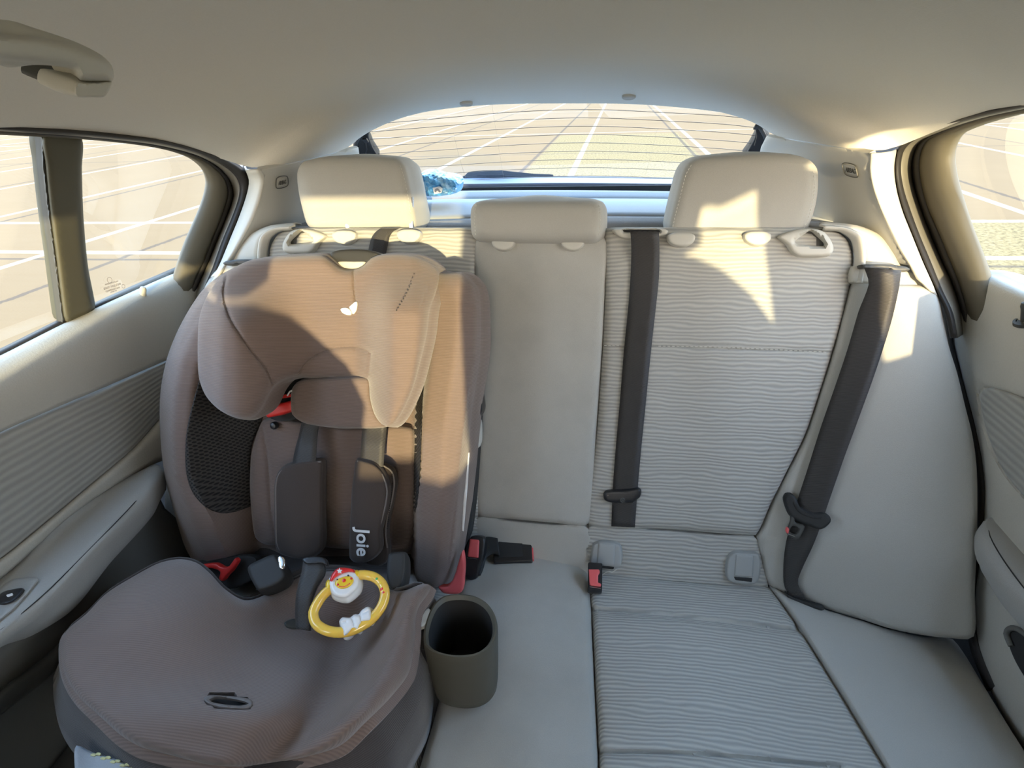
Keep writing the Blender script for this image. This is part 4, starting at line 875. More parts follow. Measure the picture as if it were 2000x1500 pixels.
# left belt passing behind the child seat
sbL = thing('seat_belt', 'black belt strap seen above the child seat between the left headrest posts', 'seat belt', tuple(SB.at([(740, 490)])[0]))
strap('webbing', [(744, 446), (735, 452), (727, 462), (722, 478), (719, 496), (716, 530)], [(780, 446), (768, 452), (761, 462), (757, 480), (753, 500), (752, 530)], SB, .012, sbL, n=30)
# buckles
def buckle(name, label, pa, pb, base, o, hw, mat_body, red, group=None):
    pass
bA = thing('belt_buckle', 'red and black belt buckle squeezed beside the child seat on its short strap', 'belt buckle', tuple(SB.at([(925, 1110)], .05)[0]), 'red release belt buckles on the bench')
cS = Plane(SB.at([(925, 1080)], .05)[0], (0, -.75, .65))
relief('buckle_body', [(912, 1060), (922, 1048), (945, 1050), (946, 1080), (938, 1105), (930, 1130), (915, 1132), (905, 1120), (905, 1095)], cS, M['black'], bA, o=0, back=.022, edge=(4, .004), step=5)
relief('red_button', [(918, 1053), (936, 1055), (934, 1090), (913, 1087)], cS, M['red_pale'], bA, o=.003, back=.006, edge=(3, .002), step=4, sharp=True)
stitches('chrome_edge', [(912, 1089), (933, 1092)], cS, .003, M['chrome'], bA, .02, 0, .0006)
bB = thing('belt_buckle', 'large black belt buckle lying sideways on the centre cushion, red end to the right', 'belt buckle', tuple(CU.at([(1000, 1090)], .02)[0]), 'red release belt buckles on the bench')
c, x, y, z, ln = frame(Plane(CU.at([(1000, 1085)], .02)[0], (0, -.35, 1)), (965, 1080), (1040, 1076), .004)
rbox('buckle_body', c+z*.004, x, y, z, (ln*.99, .058, .030), M['black'], bB, .004)
rbox('red_button', c+x*ln*.48+z*.004, x, y, z, (.007, .048, .022), M['red_pale'], bB, .0015)
rbox('embossed_panel', c+z*.0195-x*.004, x, y, z, (ln*.62, .040, .001), M['black_matt'], bB, .0004)
strap('buckle_stalk', [(972, 1052), (955, 1049), (940, 1052), (925, 1075), (920, 1100)], [(976, 1085), (962, 1082), (950, 1090), (944, 1110), (938, 1125)], Plane(CU.at([(950, 1080)], .03)[0], (0, -.45, 1)), .016, bB, M['black_matt'], n=24, thick=.004)
bC = thing('belt_buckle', 'small red-faced belt buckle standing in the gap between centre and right cushion', 'belt buckle', tuple(CU.at([(1162, 1150)])[0]), 'red release belt buckles on the bench')
c, x, y, z, ln = frame(Plane(CU.at([(1162, 1140)], .02)[0], (0, -.55, 1)), (1148, 1128), (1176, 1130), .004)
rbox('buckle_body', c, x, y, z, (ln, .052, .020), M['black'], bC, .003)
relief('red_button', [(1150, 1112), (1170, 1112), (1172, 1118), (1168, 1124), (1168, 1138), (1174, 1140), (1173, 1146), (1152, 1143)], Plane(c+z*.011, z), M['red_pale'], bC, o=.0015, back=.003, edge=(2, .001), step=3, sharp=True)
stitches('chrome_edge', [(1152, 1146), (1172, 1149)], Plane(c+z*.011, z), .0015, M['chrome'], bC, .02, 0, .0006)
th = tube('loose_thread', list(SB.at([(1172, 1128), (1180, 1120), (1190, 1116), (1195, 1118), (1204, 1112)], .02)), .0009, M['stitch'], None, seg=6)
tag(th, 'tiny pale thread beside the small red buckle below the anchor cover', 'thread')

# ------------------------------------------------------------------ blue packet on the shelf
bgp = PY(1.30)
bag = relief('wipes_packet', [(815, 350), (822, 341), (835, 338), (860, 343), (885, 346), (896, 352), (897, 362), (893, 375), (880, 380), (850, 383), (825, 384), (800, 384), (800, 355)], bgp, M['bag'], None, o=lambda x, y: .003*np.sin(x*.35+y*.1)+.005*np.sin(y*.45-x*.2)+.003*np.sin(x*.9-y*.7), back=.07, edge=(8, .02), step=4, side_taper=.15)
tag(bag, 'crumpled blue plastic packet of wipes on the parcel shelf beside the left headrest', 'packet')
relief('printed_panel', [(845, 367), (858, 364), (864, 368), (862, 377), (848, 379)], bgp, M['white'], bag, o=.011, back=.004, edge=(0, 0), step=3, sharp=True)
relief('printed_mark', [(849, 370), (855, 368), (861, 375), (858, 376), (854, 372), (851, 376), (849, 375)], bgp, M['hatch'], bag, o=.0122, back=.001, edge=(0, 0), step=2)

# ------------------------------------------------------------------ child car seat
cs = thing('child_car_seat', 'brown-grey forward facing child car seat strapped on the left side of the bench', 'child car seat', tuple(PZ(.45).at([(520, 1350)])[0]))
BP = Plane((0, .45, .60), (0, .04, 1))
ys_ = [500, 530, 600, 650, 700, 770, 850, 930, 1000, 1075, 1150]
xoL = [470, 440, 372, 345, 326, 313, 313, 322, 340, 365, 380]
xoR = [900, 925, 938, 938, 935, 926, 916, 908, 902, 894, 880]
def bo_cs(x, y):
    L0 = np.interp(y, ys_, xoL); R0 = np.interp(y, ys_, xoR)
    lip = np.interp(y, [530, 700, 770, 850, 930, 990, 1080], [500, 388, 374, 366, 372, 402, 440]); inl = np.interp(y, [530, 700, 830, 880, 950, 1080], [560, 492, 510, 494, 490, 505])
    inr = np.interp(y, [530, 700, 1080], [805, 812, 806]); lpr = np.interp(y, [530, 700, 830, 1000, 1080], [862, 842, 822, 818, 815])
    h = np.interp(y, [500, 600, 700, 1000, 1090], [.16, .20, .225, .205, .165]); hr = np.interp(y, [500, 560, 700, 1000, 1140], [.17, .20, .215, .20, .15])
    out = np.empty(len(x))
    for i in range(len(x)):
        m = .5*(L0[i]+lip[i])
        out[i] = np.interp(x[i], [L0[i], L0[i]+14, m, lip[i], max(inl[i], lip[i]+20), inr[i], lpr[i], .5*(lpr[i]+R0[i]), R0[i]-12, R0[i]],
                           [h[i]-.05, h[i]-.02, h[i], h[i]-.004, .105, .105, hr[i]-.015, hr[i], hr[i]-.02, hr[i]-.05])
    return out
back = [(445, 529), (520, 512), (620, 508), (720, 510), (800, 514), (850, 530), (870, 533), (895, 532), (920, 545), (934, 562), (939, 590), (939, 680), (932, 740), (924, 790), (917, 860), (911, 930), (905, 990), (899, 1040), (893, 1090), (882, 1128), (865, 1146), (830, 1146), (806, 1138), (803, 1110), (804, 1090), (700, 1098), (560, 1098), (515, 1075), (485, 1088), (440, 1092), (400, 1098), (378, 1095), (362, 1070), (340, 1000), (322, 930), (313, 850), (313, 770), (326, 700), (346, 648), (372, 600), (400, 562)]
relief('backrest_cover', back, SB, M['cs'], cs, o=bo_cs, flatback=.05, edge=(16, .022), step=9,
       grooves=[([(872, 1138), (880, 1060), (893, 960), (905, 860), (918, 760)], 3, .003)])
meshL = [(398, 700), (388, 745), (377, 785), (366, 835), (362, 880), (364, 925), (374, 958), (392, 982), (412, 996), (436, 1002), (458, 999), (485, 990), (493, 985), (490, 940), (488, 900), (494, 860), (506, 832), (514, 812), (500, 780), (470, 740), (440, 710)]
relief('air_mesh', meshL, SB, M['mesh'], cs, o=lambda x, y: bo_cs(x, y)+.0045, back=.004, edge=(3, .004), step=7)
meshR = [(838, 612), (845, 620), (842, 660), (832, 720), (825, 790), (822, 860), (820, 920), (814, 990), (809, 1006), (804, 980), (804, 920), (806, 850), (812, 790), (820, 720), (830, 650)]
relief('air_mesh', meshR, SB, M['mesh'], cs, o=lambda x, y: bo_cs(x, y)+.004, back=.004, edge=(2, .003), step=5)
# lower back cushion
bkc = [(505, 838), (514, 822), (532, 816), (575, 822), (640, 832), (720, 834), (780, 830), (806, 836), (810, 900), (808, 990), (806, 1062), (790, 1080), (700, 1074), (627, 1068), (560, 1064), (520, 1064), (500, 1052), (492, 1010), (488, 940), (492, 880)]
relief('back_cushion', bkc, SB, M['cs'], cs, o=lambda x, y: .128+.012*np.exp(-((x-665)/30)**2)+.006*np.exp(-((x-560)/30)**2), back=.03, edge=(12, .014), step=8,
       grooves=[([(630, 905), (629, 980), (632, 1066)], 4, .005), ([(512, 835), (523, 900), (530, 1000), (540, 1060)], 4, .004), ([(758, 905), (770, 960), (766, 1060)], 4, .003)])
lathe('harness_knob', SB.at([(536, 831)], .140)[0], SB.n, [(.007, -.003), (.007, .003), (.005, .006), (.001, .007)], M['black'], cs, seg=16)
# padded head support with side wings
def ho(x, y):
    L_ = sst(620, 450, x)*sst(500, 660, y); R_ = sst(690, 775, x)*sst(495, 620, y)
    return .185+.095*L_-.03*sst(440, 388, x)+.085*R_-.025*sst(805, 850, x)+.012*np.exp(-((y-640)/60)**2)*np.exp(-((x-650)/80)**2)
head = [(443, 531), (458, 522), (485, 510), (531, 502), (597, 499), (633, 500), (650, 512), (664, 523), (689, 527), (709, 519), (726, 503), (762, 496), (811, 500), (841, 512), (855, 526), (859, 541), (851, 572), (840, 608), (835, 650), (822, 707), (808, 757), (788, 803), (772, 826), (760, 833), (745, 828), (732, 810), (722, 775), (718, 742), (700, 738), (640, 738), (606, 738), (586, 734), (568, 737), (544, 748), (528, 766), (511, 800), (495, 815), (472, 818), (432, 803), (402, 773), (389, 740), (386, 691), (388, 628), (393, 606), (403, 581), (422, 552)]
relief('head_support', head, SB, M['cs'], cs, o=ho, back=.05, edge=(18, .022), step=8,
       grooves=[([(443, 534), (437, 575), (448, 618), (466, 651), (491, 688), (514, 716), (530, 750)], 3, .005),
                ([(584, 726), (596, 710), (614, 695), (646, 682), (680, 677), (708, 681), (724, 690)], 3.5, .005),
                ([(690, 528), (691, 560), (695, 592)], 2.2, .0035), ([(724, 690), (719, 740)], 3, .004), ([(836, 560), (822, 600)], 2, .002)])
stitches('decor_stitching', [(803, 553), (790, 580), (772, 610)], SB, .278, M['crease'], cs, .002, .003, .0009)
relief('lower_head_flap', [(570, 760), (580, 747), (600, 741), (660, 739), (722, 740), (726, 775), (738, 812), (752, 832), (735, 836), (690, 836), (646, 834), (600, 828), (582, 820), (570, 808)], SB, M['cs'], cs, o=lambda x, y: .175+.018*sst(590, 660, x), back=.03, edge=(10, .012), step=7)
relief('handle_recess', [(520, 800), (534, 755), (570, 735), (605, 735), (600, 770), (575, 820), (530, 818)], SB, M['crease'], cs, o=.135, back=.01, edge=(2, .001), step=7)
relief('adjust_lever', [(514, 804), (528, 793), (548, 788), (572, 782), (573, 803), (550, 810), (523, 816)], SB, M['red'], cs, o=.165, back=.012, edge=(4, .004), step=4, sharp=True, label=None) if False else relief('adjust_lever', [(514, 804), (528, 793), (548, 788), (572, 782), (573, 803), (550, 810), (523, 816)], SB, M['red'], cs, o=.165, back=.012, edge=(4, .004), step=4, sharp=True)
relief('adjust_lever', [(536, 779), (545, 772), (572, 769), (572, 775), (540, 780)], SB, M['red'], cs, o=.16, back=.008, edge=(1.5, .001), step=3, sharp=True)
tube('lever_cord', list(SB.at([(561, 773), (566, 765), (570, 763)], .17)), .0014, M['white'], cs, seg=6)
# top handle between the head pads
relief('carry_handle', [(645, 496), (660, 489), (690, 487), (720, 489), (742, 496), (734, 505), (722, 514), (711, 522), (690, 526), (668, 523), (655, 512)], SB, M['black_matt'], cs, o=.155, back=.03, edge=(5, .006), step=5)
relief('handle_inset', [(660, 512), (690, 511), (714, 512), (706, 521), (690, 525), (672, 523)], SB, M['trim_lt'], cs, o=.158, back=.004, edge=(2, .002), step=4)
# white leaf badge
bd = relief('leaf_badge', [(665, 604), (672, 601), (681, 603), (686, 610), (685, 615), (678, 615), (669, 611)], SB, M['white'], cs, o=lambda x, y: ho(x, y)+.003, back=.004, edge=(1.5, .001), step=3)
relief('leaf_badge', [(682, 600), (688, 594), (694, 589), (697, 589), (697, 600), (694, 609), (689, 614), (687, 608)], SB, M['white'], cs, o=lambda x, y: ho(x, y)+.003, back=.004, edge=(1.5, .001), step=3)
# harness
strap('harness_strap', [(590, 822), (584, 850), (576, 880), (570, 912)], [(624, 822), (620, 850), (618, 880), (617, 912)], SB, lambda x, y: .160+.012*sst(830, 880, y), cs, n=24)
strap('harness_strap', [(711, 822), (707, 850), (705, 880), (703, 912)], [(756, 822), (754, 850), (751, 880), (749, 912)], SB, lambda x, y: .160+.012*sst(830, 880, y), cs, n=24)
padL = [(627, 899), (600, 901), (574, 905), (554, 912), (542, 924), (536, 945), (536, 1000), (538, 1066), (545, 1080), (562, 1087), (590, 1092), (612, 1087), (628, 1072), (629, 1000), (629, 940)]
padRb = [(720, 905), (749, 907), (768, 920), (773, 940), (768, 975), (760, 1010), (756, 1040), (760, 1075), (754, 1098), (740, 1106), (715, 1100), (710, 1000)]
padR = [(696, 898), (712, 901), (728, 906), (742, 917), (752, 932), (759, 956), (757, 980), (750, 1010), (743, 1038), (743, 1074), (727, 1092), (706, 1100), (690, 1097), (683, 1090), (683, 1040), (687, 960), (692, 920)]
pL = relief('shoulder_pad', padL, SB, M['cs_pad'], cs, o=lambda x, y: .172+.006*np.sin((x-536)/93*np.pi), back=.016, edge=(7, .007), step=6)
tube('pad_piping', list(SB.at([(627, 902), (600, 904), (575, 908), (556, 915), (544, 927), (539, 948), (539, 1000), (541, 1064), (548, 1076)], .172)), .0014, M['cs_pipe'], pL, seg=6)
pB = relief('shoulder_pad', padRb, SB, M['cs_pad'], cs, o=.163, back=.012, edge=(5, .005), step=6)
tube('pad_piping', list(SB.at([(748, 909), (765, 921), (770, 940), (766, 975), (757, 1010), (753, 1040), (756, 1070)], .164)), .0014, M['cs_pipe'], pB, seg=6)
pR = relief('shoulder_pad', padR, SB, M['cs_pad'], cs, o=lambda x, y: .180+.006*np.sin((x-683)/76*np.pi), back=.014, edge=(6, .006), step=6)
tube('pad_piping', list(SB.at([(698, 901), (712, 904), (727, 909), (740, 919), (749, 933), (756, 957), (754, 980), (747, 1010), (740, 1038), (740, 1072), (726, 1089)], .181)), .0014, M['cs_pipe'], pR, seg=6)
text('pad_lettering', 'Joie', SB, (705, 1030), (705, 1086), .1905, None, M['white'], pR, .0006, bold=.018)
stitches('decor_stitching', [(766, 925), (765, 960), (760, 1000), (756, 1035)], SB, .1655, M['crease'], pB, .002, .002, .0008)
# dark well between back and base
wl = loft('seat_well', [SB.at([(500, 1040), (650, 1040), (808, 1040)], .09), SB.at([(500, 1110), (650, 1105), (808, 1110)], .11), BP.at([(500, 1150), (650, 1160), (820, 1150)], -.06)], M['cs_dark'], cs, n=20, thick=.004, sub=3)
# base cover
basec = [(119, 1268), (120, 1246), (134, 1226), (166, 1200), (205, 1160), (255, 1128), (312, 1098), (353, 1091), (384, 1098), (410, 1118), (440, 1150), (480, 1172), (540, 1150), (600, 1120), (700, 1118), (770, 1150), (792, 1152), (808, 1146), (826, 1140), (842, 1144), (836, 1160), (818, 1185), (812, 1206), (811, 1240), (808, 1268), (798, 1315), (763, 1362), (712, 1413), (665, 1456), (606, 1476), (528, 1491), (470, 1497), (411, 1494), (333, 1475), (275, 1459), (236, 1436), (197, 1401), (158, 1366), (135, 1335), (122, 1300)]
def bso(x, y):
    bowl = -.065*np.exp(-((x-610)/150)**2-((y-1215)/110)**2)
    lft = .034*np.exp(-((x-300)/170)**2-((y-1180)/120)**2)
    rx = np.interp(y, [1140, 1250, 1330, 1400, 1480], [815, 775, 745, 700, 620])
    rid = .040*np.exp(-((x-rx)/45)**2)*sst(1480, 1380, y)
    frt = .020*np.exp(-((y-1400)/50)**2)*np.exp(-((x-430)/220)**2)
    val = -.028*np.exp(-((x-(rx-95))/50)**2)*sst(1130, 1230, y)
    return bowl+lft+rid+frt+val
slot = [(398, 1364), (408, 1358), (440, 1359), (475, 1362), (492, 1368), (492, 1378), (478, 1384), (450, 1383), (418, 1378), (402, 1371)]
slot_in = [(408, 1366), (420, 1362), (450, 1364), (478, 1370), (486, 1374), (470, 1378), (440, 1376), (414, 1371)]
relief('seat_cover', basec, BP, M['cs'], cs, o=bso, back=.02, edge=(20, .020), step=10, holes=[slot_in])
relief('slot_binding', slot, BP, M['cs_pipe'], cs, o=lambda x, y: bso(x, y)+.002, back=.004, edge=(3, .002), step=5, holes=[slot_in])
relief('slot_bottom', [(402, 1362), (440, 1358), (480, 1363), (490, 1372), (480, 1384), (440, 1384), (408, 1378)], BP, M['crease'], cs, o=lambda x, y: bso(x, y)-.012, back=.004, edge=(0, 0), step=10, sharp=True)
# base body
lp = catn(basec+basec[:1], 120); Pb = BP.at(lp, bso(lp[:, 0], lp[:, 1])-.020); cc = Pb.mean(0)
def scl(P, s, z, k=0.0):
    Q = P.copy(); dx = -.020*max(0, s-1.05)/.08; Q[:, :2] = cc[:2]+(P[:, :2]-cc[:2])*s; Q[:, 0] += dx; Q[:, 2] = P[:, 2]*(1-k)+z*k if k < 1 else z; return Q
rw = [scl(Pb, .97, .57)+A(0, 0, .006), scl(Pb, .992, .57)-A(0, 0, .004), scl(Pb, 1.01, .57, .45), scl(Pb, 1.06, .54, .9), scl(Pb, 1.11, .51, 1), scl(Pb, 1.13, .48, 1), scl(Pb, 1.11, .457, 1)]
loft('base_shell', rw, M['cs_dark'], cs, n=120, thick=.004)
# waist buckle parts and crotch strap
cz = Plane(BP.at([(600, 1140)], -.01)[0], (0, -.55, 1))
strap('crotch_strap', [(594, 1092), (590, 1120), (582, 1150), (578, 1190), (580, 1228)], [(631, 1092), (635, 1118), (618, 1150), (606, 1190), (606, 1232)], cz, lambda x, y: .012-.020*sst(1150, 1240, y), cs, n=24, thick=.006)
relief('waist_pad', [(484, 1108), (505, 1094), (537, 1083), (546, 1095), (558, 1124), (548, 1138), (506, 1154), (494, 1138)], cz, M['black_matt'], cs, o=.012, back=.03, edge=(7, .008), step=5)
relief('buckle_tongue', [(543, 1088), (549, 1086), (555, 1090), (556, 1104), (550, 1112), (545, 1108)], cz, M['chrome'], cs, o=.020, back=.004, edge=(1.5, .001), step=3)
relief('waist_pad', [(760, 1082), (775, 1078), (790, 1078), (791, 1120), (782, 1148), (766, 1150), (756, 1130)], cz, M['black_matt'], cs, o=.010, back=.03, edge=(5, .006), step=5)
relief('strap_adjuster', [(590, 1092), (600, 1088), (622, 1087), (636, 1092), (638, 1104), (630, 1100), (596, 1100)], cz, M['black'], cs, o=.020, back=.008, edge=(2, .002), step=3)
relief('strap_end', [(555, 1216), (575, 1208), (582, 1212), (582, 1226), (560, 1224)], BP, M['charcoal'], cs, o=lambda x, y: bso(x, y)+.004, back=.004, edge=(2, .002), step=4)
# red belt guides
gp = Plane(SB.at([(430, 1115)], .17)[0], (0, -.8, .6))
relief('red_belt_guide', [(392, 1104), (405, 1101), (423, 1101), (436, 1108), (447, 1106), (460, 1090), (464, 1095), (452, 1115), (443, 1124), (434, 1135), (428, 1131), (430, 1117), (415, 1110), (400, 1109)], gp, M['red'], cs, o=.006, back=.010, edge=(2.5, .003), step=3)
relief('guide_housing', [(385, 1098), (440, 1088), (480, 1085), (500, 1090), (495, 1130), (450, 1150), (420, 1140), (395, 1120)], gp, M['crease'], cs, o=-.015, back=.02, edge=(3, .003), step=6)
gq = Plane(SB.at([(890, 1120)], .13)[0], (0, -.9, .4))
relief('red_belt_guide', [(903, 1078), (907, 1100), (906, 1125), (900, 1157), (866, 1158), (856, 1147), (874, 1145), (886, 1130), (895, 1100)], gq, M['red_pale'], cs, o=.01, back=.012, edge=(4, .004), step=4)
# side adjuster, sticker
relief('side_adjuster', [(921, 724), (926, 720), (932, 724), (937, 757), (942, 790), (942, 802), (936, 815), (920, 822), (916, 780)], SB, M['black'], cs, o=.10, back=.03, edge=(5, .006), step=5)
relief('adjuster_lever', [(915, 766), (922, 763), (924, 780), (921, 826), (911, 829), (911, 800)], SB, M['charcoal'], cs, o=.125, back=.012, edge=(3, .003), step=4)
relief('guide_bracket', [(911, 830), (934, 820), (938, 850), (934, 874), (910, 877)], SB, M['trim_lt'], cs, o=.07, back=.02, edge=(4, .004), step=5)
relief('side_sticker', [(912, 884), (917, 882), (912, 960), (905, 1040), (902, 1040), (906, 960)], SB, M['white'], cs, o=.135, back=.003, edge=(1, .0005), step=8, sharp=True)
relief('rear_shell', [(900, 560), (935, 560), (944, 600), (944, 700), (936, 820), (930, 920), (922, 1010), (912, 1060), (896, 1060)], SB, M['black_matt'], cs, o=.05, flatback=.012, edge=(5, .005), step=12)
# cup holder -------------------------------------------------------
rimpx = [(828, 1262), (826, 1240), (834, 1205), (848, 1178), (866, 1164), (890, 1160), (925, 1163), (950, 1176), (965, 1195), (972, 1220), (970, 1245), (955, 1268), (930, 1282), (895, 1286), (860, 1281), (838, 1272)]
zr = .585; rim = PZ(zr).at(catn(rimpx+rimpx[:1], 61)[:-1]); rc = rim.mean(0)
def ringz(s, z, sh=(0, 0)): Q = rim.copy(); Q[:, 0] = rc[0]+(rim[:, 0]-rc[0])*s+sh[0]; Q[:, 1] = rc[1]+(rim[:, 1]-rc[1])*s+sh[1]; Q[:, 2] = z; return Q
prof = [(.86, zr-.004), (.93, zr+.0015), (.975, zr+.001), (1.0, zr-.003), (.99, zr-.02), (.96, zr-.06), (.92, zr-.10), (.88, zr-.118), (.78, zr-.125)]
inn = [(.3, zr-.112), (.78, zr-.110), (.84, zr-.10), (.90, zr-.02), (.93, zr-.001)]
V = np.vstack([ringz(s, z) for s, z in prof]); F = []
for i in range(len(prof)-1):
    for j in range(60): F.append((i*60+j, i*60+(j+1) % 60, (i+1)*60+(j+1) % 60, (i+1)*60+j))
F.append(tuple(range((len(prof)-1)*60, len(prof)*60)))
ch = mesh('cup_holder', V, F, M['cup'], cs, np.zeros((len(V), 2)), True, 50)
V = np.vstack([ringz(s, z) for s, z in inn]); F = [tuple(range(60))]
for i in range(len(inn)-1):
    for j in range(60): F.append((i*60+j, i*60+(j+1) % 60, (i+1)*60+(j+1) % 60, (i+1)*60+j))
mesh('cup_lining', V, F, M['black_matt'], ch, np.zeros((len(V), 2)), True, 50)
br = PZ(zr)
relief('cup_bracket', [(812, 1200), (826, 1192), (836, 1190), (834, 1225), (830, 1268), (816, 1266), (812, 1240)], br, M['black'], cs, o=-.006, back=.06, edge=(2, .002), step=4, sharp=True)
relief('bracket_clip', [(810, 1214), (822, 1196), (838, 1188), (842, 1196), (830, 1222), (816, 1226)], br, M['trim'], cs, o=.001, back=.012, edge=(3, .003), step=4)

# ------------------------------------------------------------------ teether ring toy
TP = Plane(BP.at([(681, 1178)], .012)[0], (0, -.35, 1))
toy = thing('toy_ring', 'amber teether ring with a red-capped smiling head and white bow, on the child seat', 'toy', tuple(TP.at([(681, 1178)])[0]))
cl = [(612, 1196), (616, 1216), (632, 1229), (655, 1235), (680, 1233), (705, 1223), (728, 1207), (745, 1185), (752, 1160), (746, 1140), (730, 1127), (706, 1123), (680, 1130), (655, 1143), (630, 1164)]
tube('ring_tube', list(TP.at(cl, .004)), .0070, M['ring'], toy, seg=14, closed=True)
for (px_, m_) in (((737, 1131), 'green'), ((744, 1139), 'yellow'), ((747, 1151), 'toy_red'), ((750, 1158), 'toy_red')):
    c = TP.at([px_], .0085)[0]; lathe('bead', c, TP.n, [(.0005, -.003), (.003, -.0015), (.0035, .0005), (.002, .0022), (.0003, .0028)], M[m_], toy, seg=12)
hd = relief('toy_head', [(644, 1152), (640, 1140), (644, 1128), (655, 1120), (672, 1113), (688, 1112), (698, 1120), (702, 1134), (699, 1148), (690, 1158), (675, 1168), (660, 1167), (650, 1162)], TP, M['white'], toy, o=.014, back=.018, edge=(9, .009), step=3)
relief('toy_face', [(654, 1142), (656, 1133), (666, 1128), (678, 1125), (688, 1127), (691, 1135), (686, 1143), (676, 1149), (664, 1150)], TP, M['yellow'], hd, o=.0165, back=.004, edge=(4, .003), step=3)
relief('toy_cap', [(644, 1134), (648, 1122), (655, 1113), (662, 1109), (676, 1109), (690, 1112), (692, 1117), (680, 1117), (666, 1121), (654, 1129), (648, 1136)], TP, M['toy_red'], hd, o=.0175, back=.014, edge=(4, .004), step=3)
st = [(663+6*math.cos(math.pi/2+i*math.pi/5)*(1 if i % 2 == 0 else .42), 1115-6*math.sin(math.pi/2+i*math.pi/5)*(1 if i % 2 == 0 else .42)) for i in range(10)]
relief('cap_star', st, TP, M['white'], hd, o=.0185, back=.003, edge=(0, 0), step=2, sharp=True)
for e_ in ([(636, 1142), (640, 1132), (648, 1134), (647, 1146), (640, 1152)], [(690, 1116), (696, 1113), (702, 1116), (701, 1126), (694, 1128)]): relief('toy_ear', e_, TP, M['yellow'], hd, o=.012, back=.012, edge=(4, .005), step=3)
for q_ in ((659, 1132), (680, 1124)): lathe('toy_eye', TP.at([q_], .0155)[0], TP.n, [(.0014, -.001), (.0012, .0006), (.0003, .001)], M['black'], hd, seg=10)
for q_, r_ in (((672, 1134), .003), ((660, 1142), .0018), ((686, 1130), .0018)): lathe('toy_nose' if r_ > .002 else 'toy_cheek', TP.at([q_], .0165)[0], TP.n, [(r_, -.001), (r_*.8, r_*.5), (r_*.2, r_*.8)], M['toy_red'], hd, seg=12)
tube('toy_smile', list(TP.at([(662, 1145), (672, 1146), (684, 1139)], .0168)), .0006, M['toy_red'], hd, seg=6)
bw = relief('toy_bow', [(663, 1212), (668, 1206), (684, 1206), (692, 1200), (700, 1200), (706, 1192), (718, 1185), (724, 1190), (726, 1208), (722, 1213), (708, 1216), (698, 1230), (690, 1228), (680, 1238), (672, 1242), (668, 1230)], TP, M['white'], toy, o=.013, back=.018, edge=(6, .008), step=3,
            grooves=[([(668, 1216), (676, 1214)], 2, .002), ([(708, 1198), (720, 1192)], 2, .002), ([(686, 1205), (691, 1222)], 2, .0025), ([(702, 1198), (706, 1214)], 2, .0025)])

# ------------------------------------------------------------------ pale cloth corner at the bottom left
kp = Plane(PZ(.55).at([(200, 1480)])[0], (0, -.2, 1))
kb = relief('cloth_pouch', [(149, 1456), (186, 1471), (225, 1482), (262, 1500), (300, 1560), (220, 1600), (150, 1590), (147, 1520)], kp, M['shelf'], None, o=lambda x, y: .004*np.sin(x*.06), back=.04, edge=(5, .006), step=8)
tag(kb, 'pale grey cloth corner printed with small gold leaves in front of the child seat', 'cloth')
for i in range(9):
    x_ = 182+i*9.5; y_ = 1474+i*3.4-(i % 2)*5
    relief('leaf_print', [(x_-6, y_+1), (x_-1, y_-3), (x_+6, y_-1), (x_+3, y_+3)], kp, M['leaf'], kb, o=lambda x, y: .004*np.sin(x*.06)+.0015, back=.001, edge=(1, .0005), step=3)

# ------------------------------------------------------------------ front half of the cabin (behind the camera; it shades the low sun)
def block(name, rows, mat, parent, n=28, p=3.2):
    """rounded upholstered block from (z, cx, cy, half-width, half-depth) rings"""
    V = []; F = []
    for z, cx, cy, hw, hd in rows:
        for k in range(n):
            a = 2*math.pi*k/n; c, s = math.cos(a), math.sin(a)
            V.append((cx+hw*math.copysign(abs(c)**(2/p), c), cy+hd*math.copysign(abs(s)**(2/p), s), z))
    m = len(rows)
    for i in range(m-1):
        for k in range(n): F.append((i*n+k, i*n+(k+1) % n, (i+1)*n+(k+1) % n, (i+1)*n+k))
    F += [tuple(range(n))[::-1], tuple(range((m-1)*n, m*n))]
    return mesh(name, V, F, mat, parent, np.zeros((len(V), 2)), True, 50)
def front_seat(cx, lab, prof, hz):
    t = thing('front_seat', lab, 'car seat', (cx, -.45, .26), 'front seats')
    yb = -.16
    block('backrest', [(.52, cx, yb-.10, .22, .05), (.55, cx, yb-.09, .245, .075), (.75, cx, yb-.04, .26, .07)]+[(z, cx, yb+(z-.9)*.2, hw, .06-max(0, z-.95)*.15) for z, hw in prof], M['fabric'], t)
    hd = block('headrest', [(hz, cx, yb+.035, .105, .03), (hz+.015, cx, yb+.035, .130, .045), (hz+.09, cx, yb+.04, .140, .05), (hz+.145, cx, yb+.045, .125, .042), (hz+.16, cx, yb+.048, .095, .028)], M['fabric'], t)
    for s in (-1, 1): tube('post', [A(cx+s*.06, yb+.03, hz-.05), A(cx+s*.06, yb+.035, hz+.03)], .006, M['chrome'], hd)
    block('seat_cushion', [(.40, cx, -.48, .23, .24), (.43, cx, -.48, .25, .26), (.52, cx, -.48, .25, .26), (.55, cx, -.48, .22, .23)], M['fabric'], t)
    block('seat_base', [(.262, cx, -.48, .18, .20), (.40, cx, -.48, .20, .22)], M['charcoal'], t)
front_seat(-.32, 'grey cloth front seat ahead of the child seat, out of the picture', [(.90, .285), (.96, .255), (1.00, .21), (1.04, .165), (1.06, .12)], 1.075)
front_seat(.44, 'grey cloth front seat beside the added sun-blocking shape, out of the picture', [(.92, .268), (.99, .255), (1.04, .215), (1.08, .165), (1.10, .12)], 1.105)
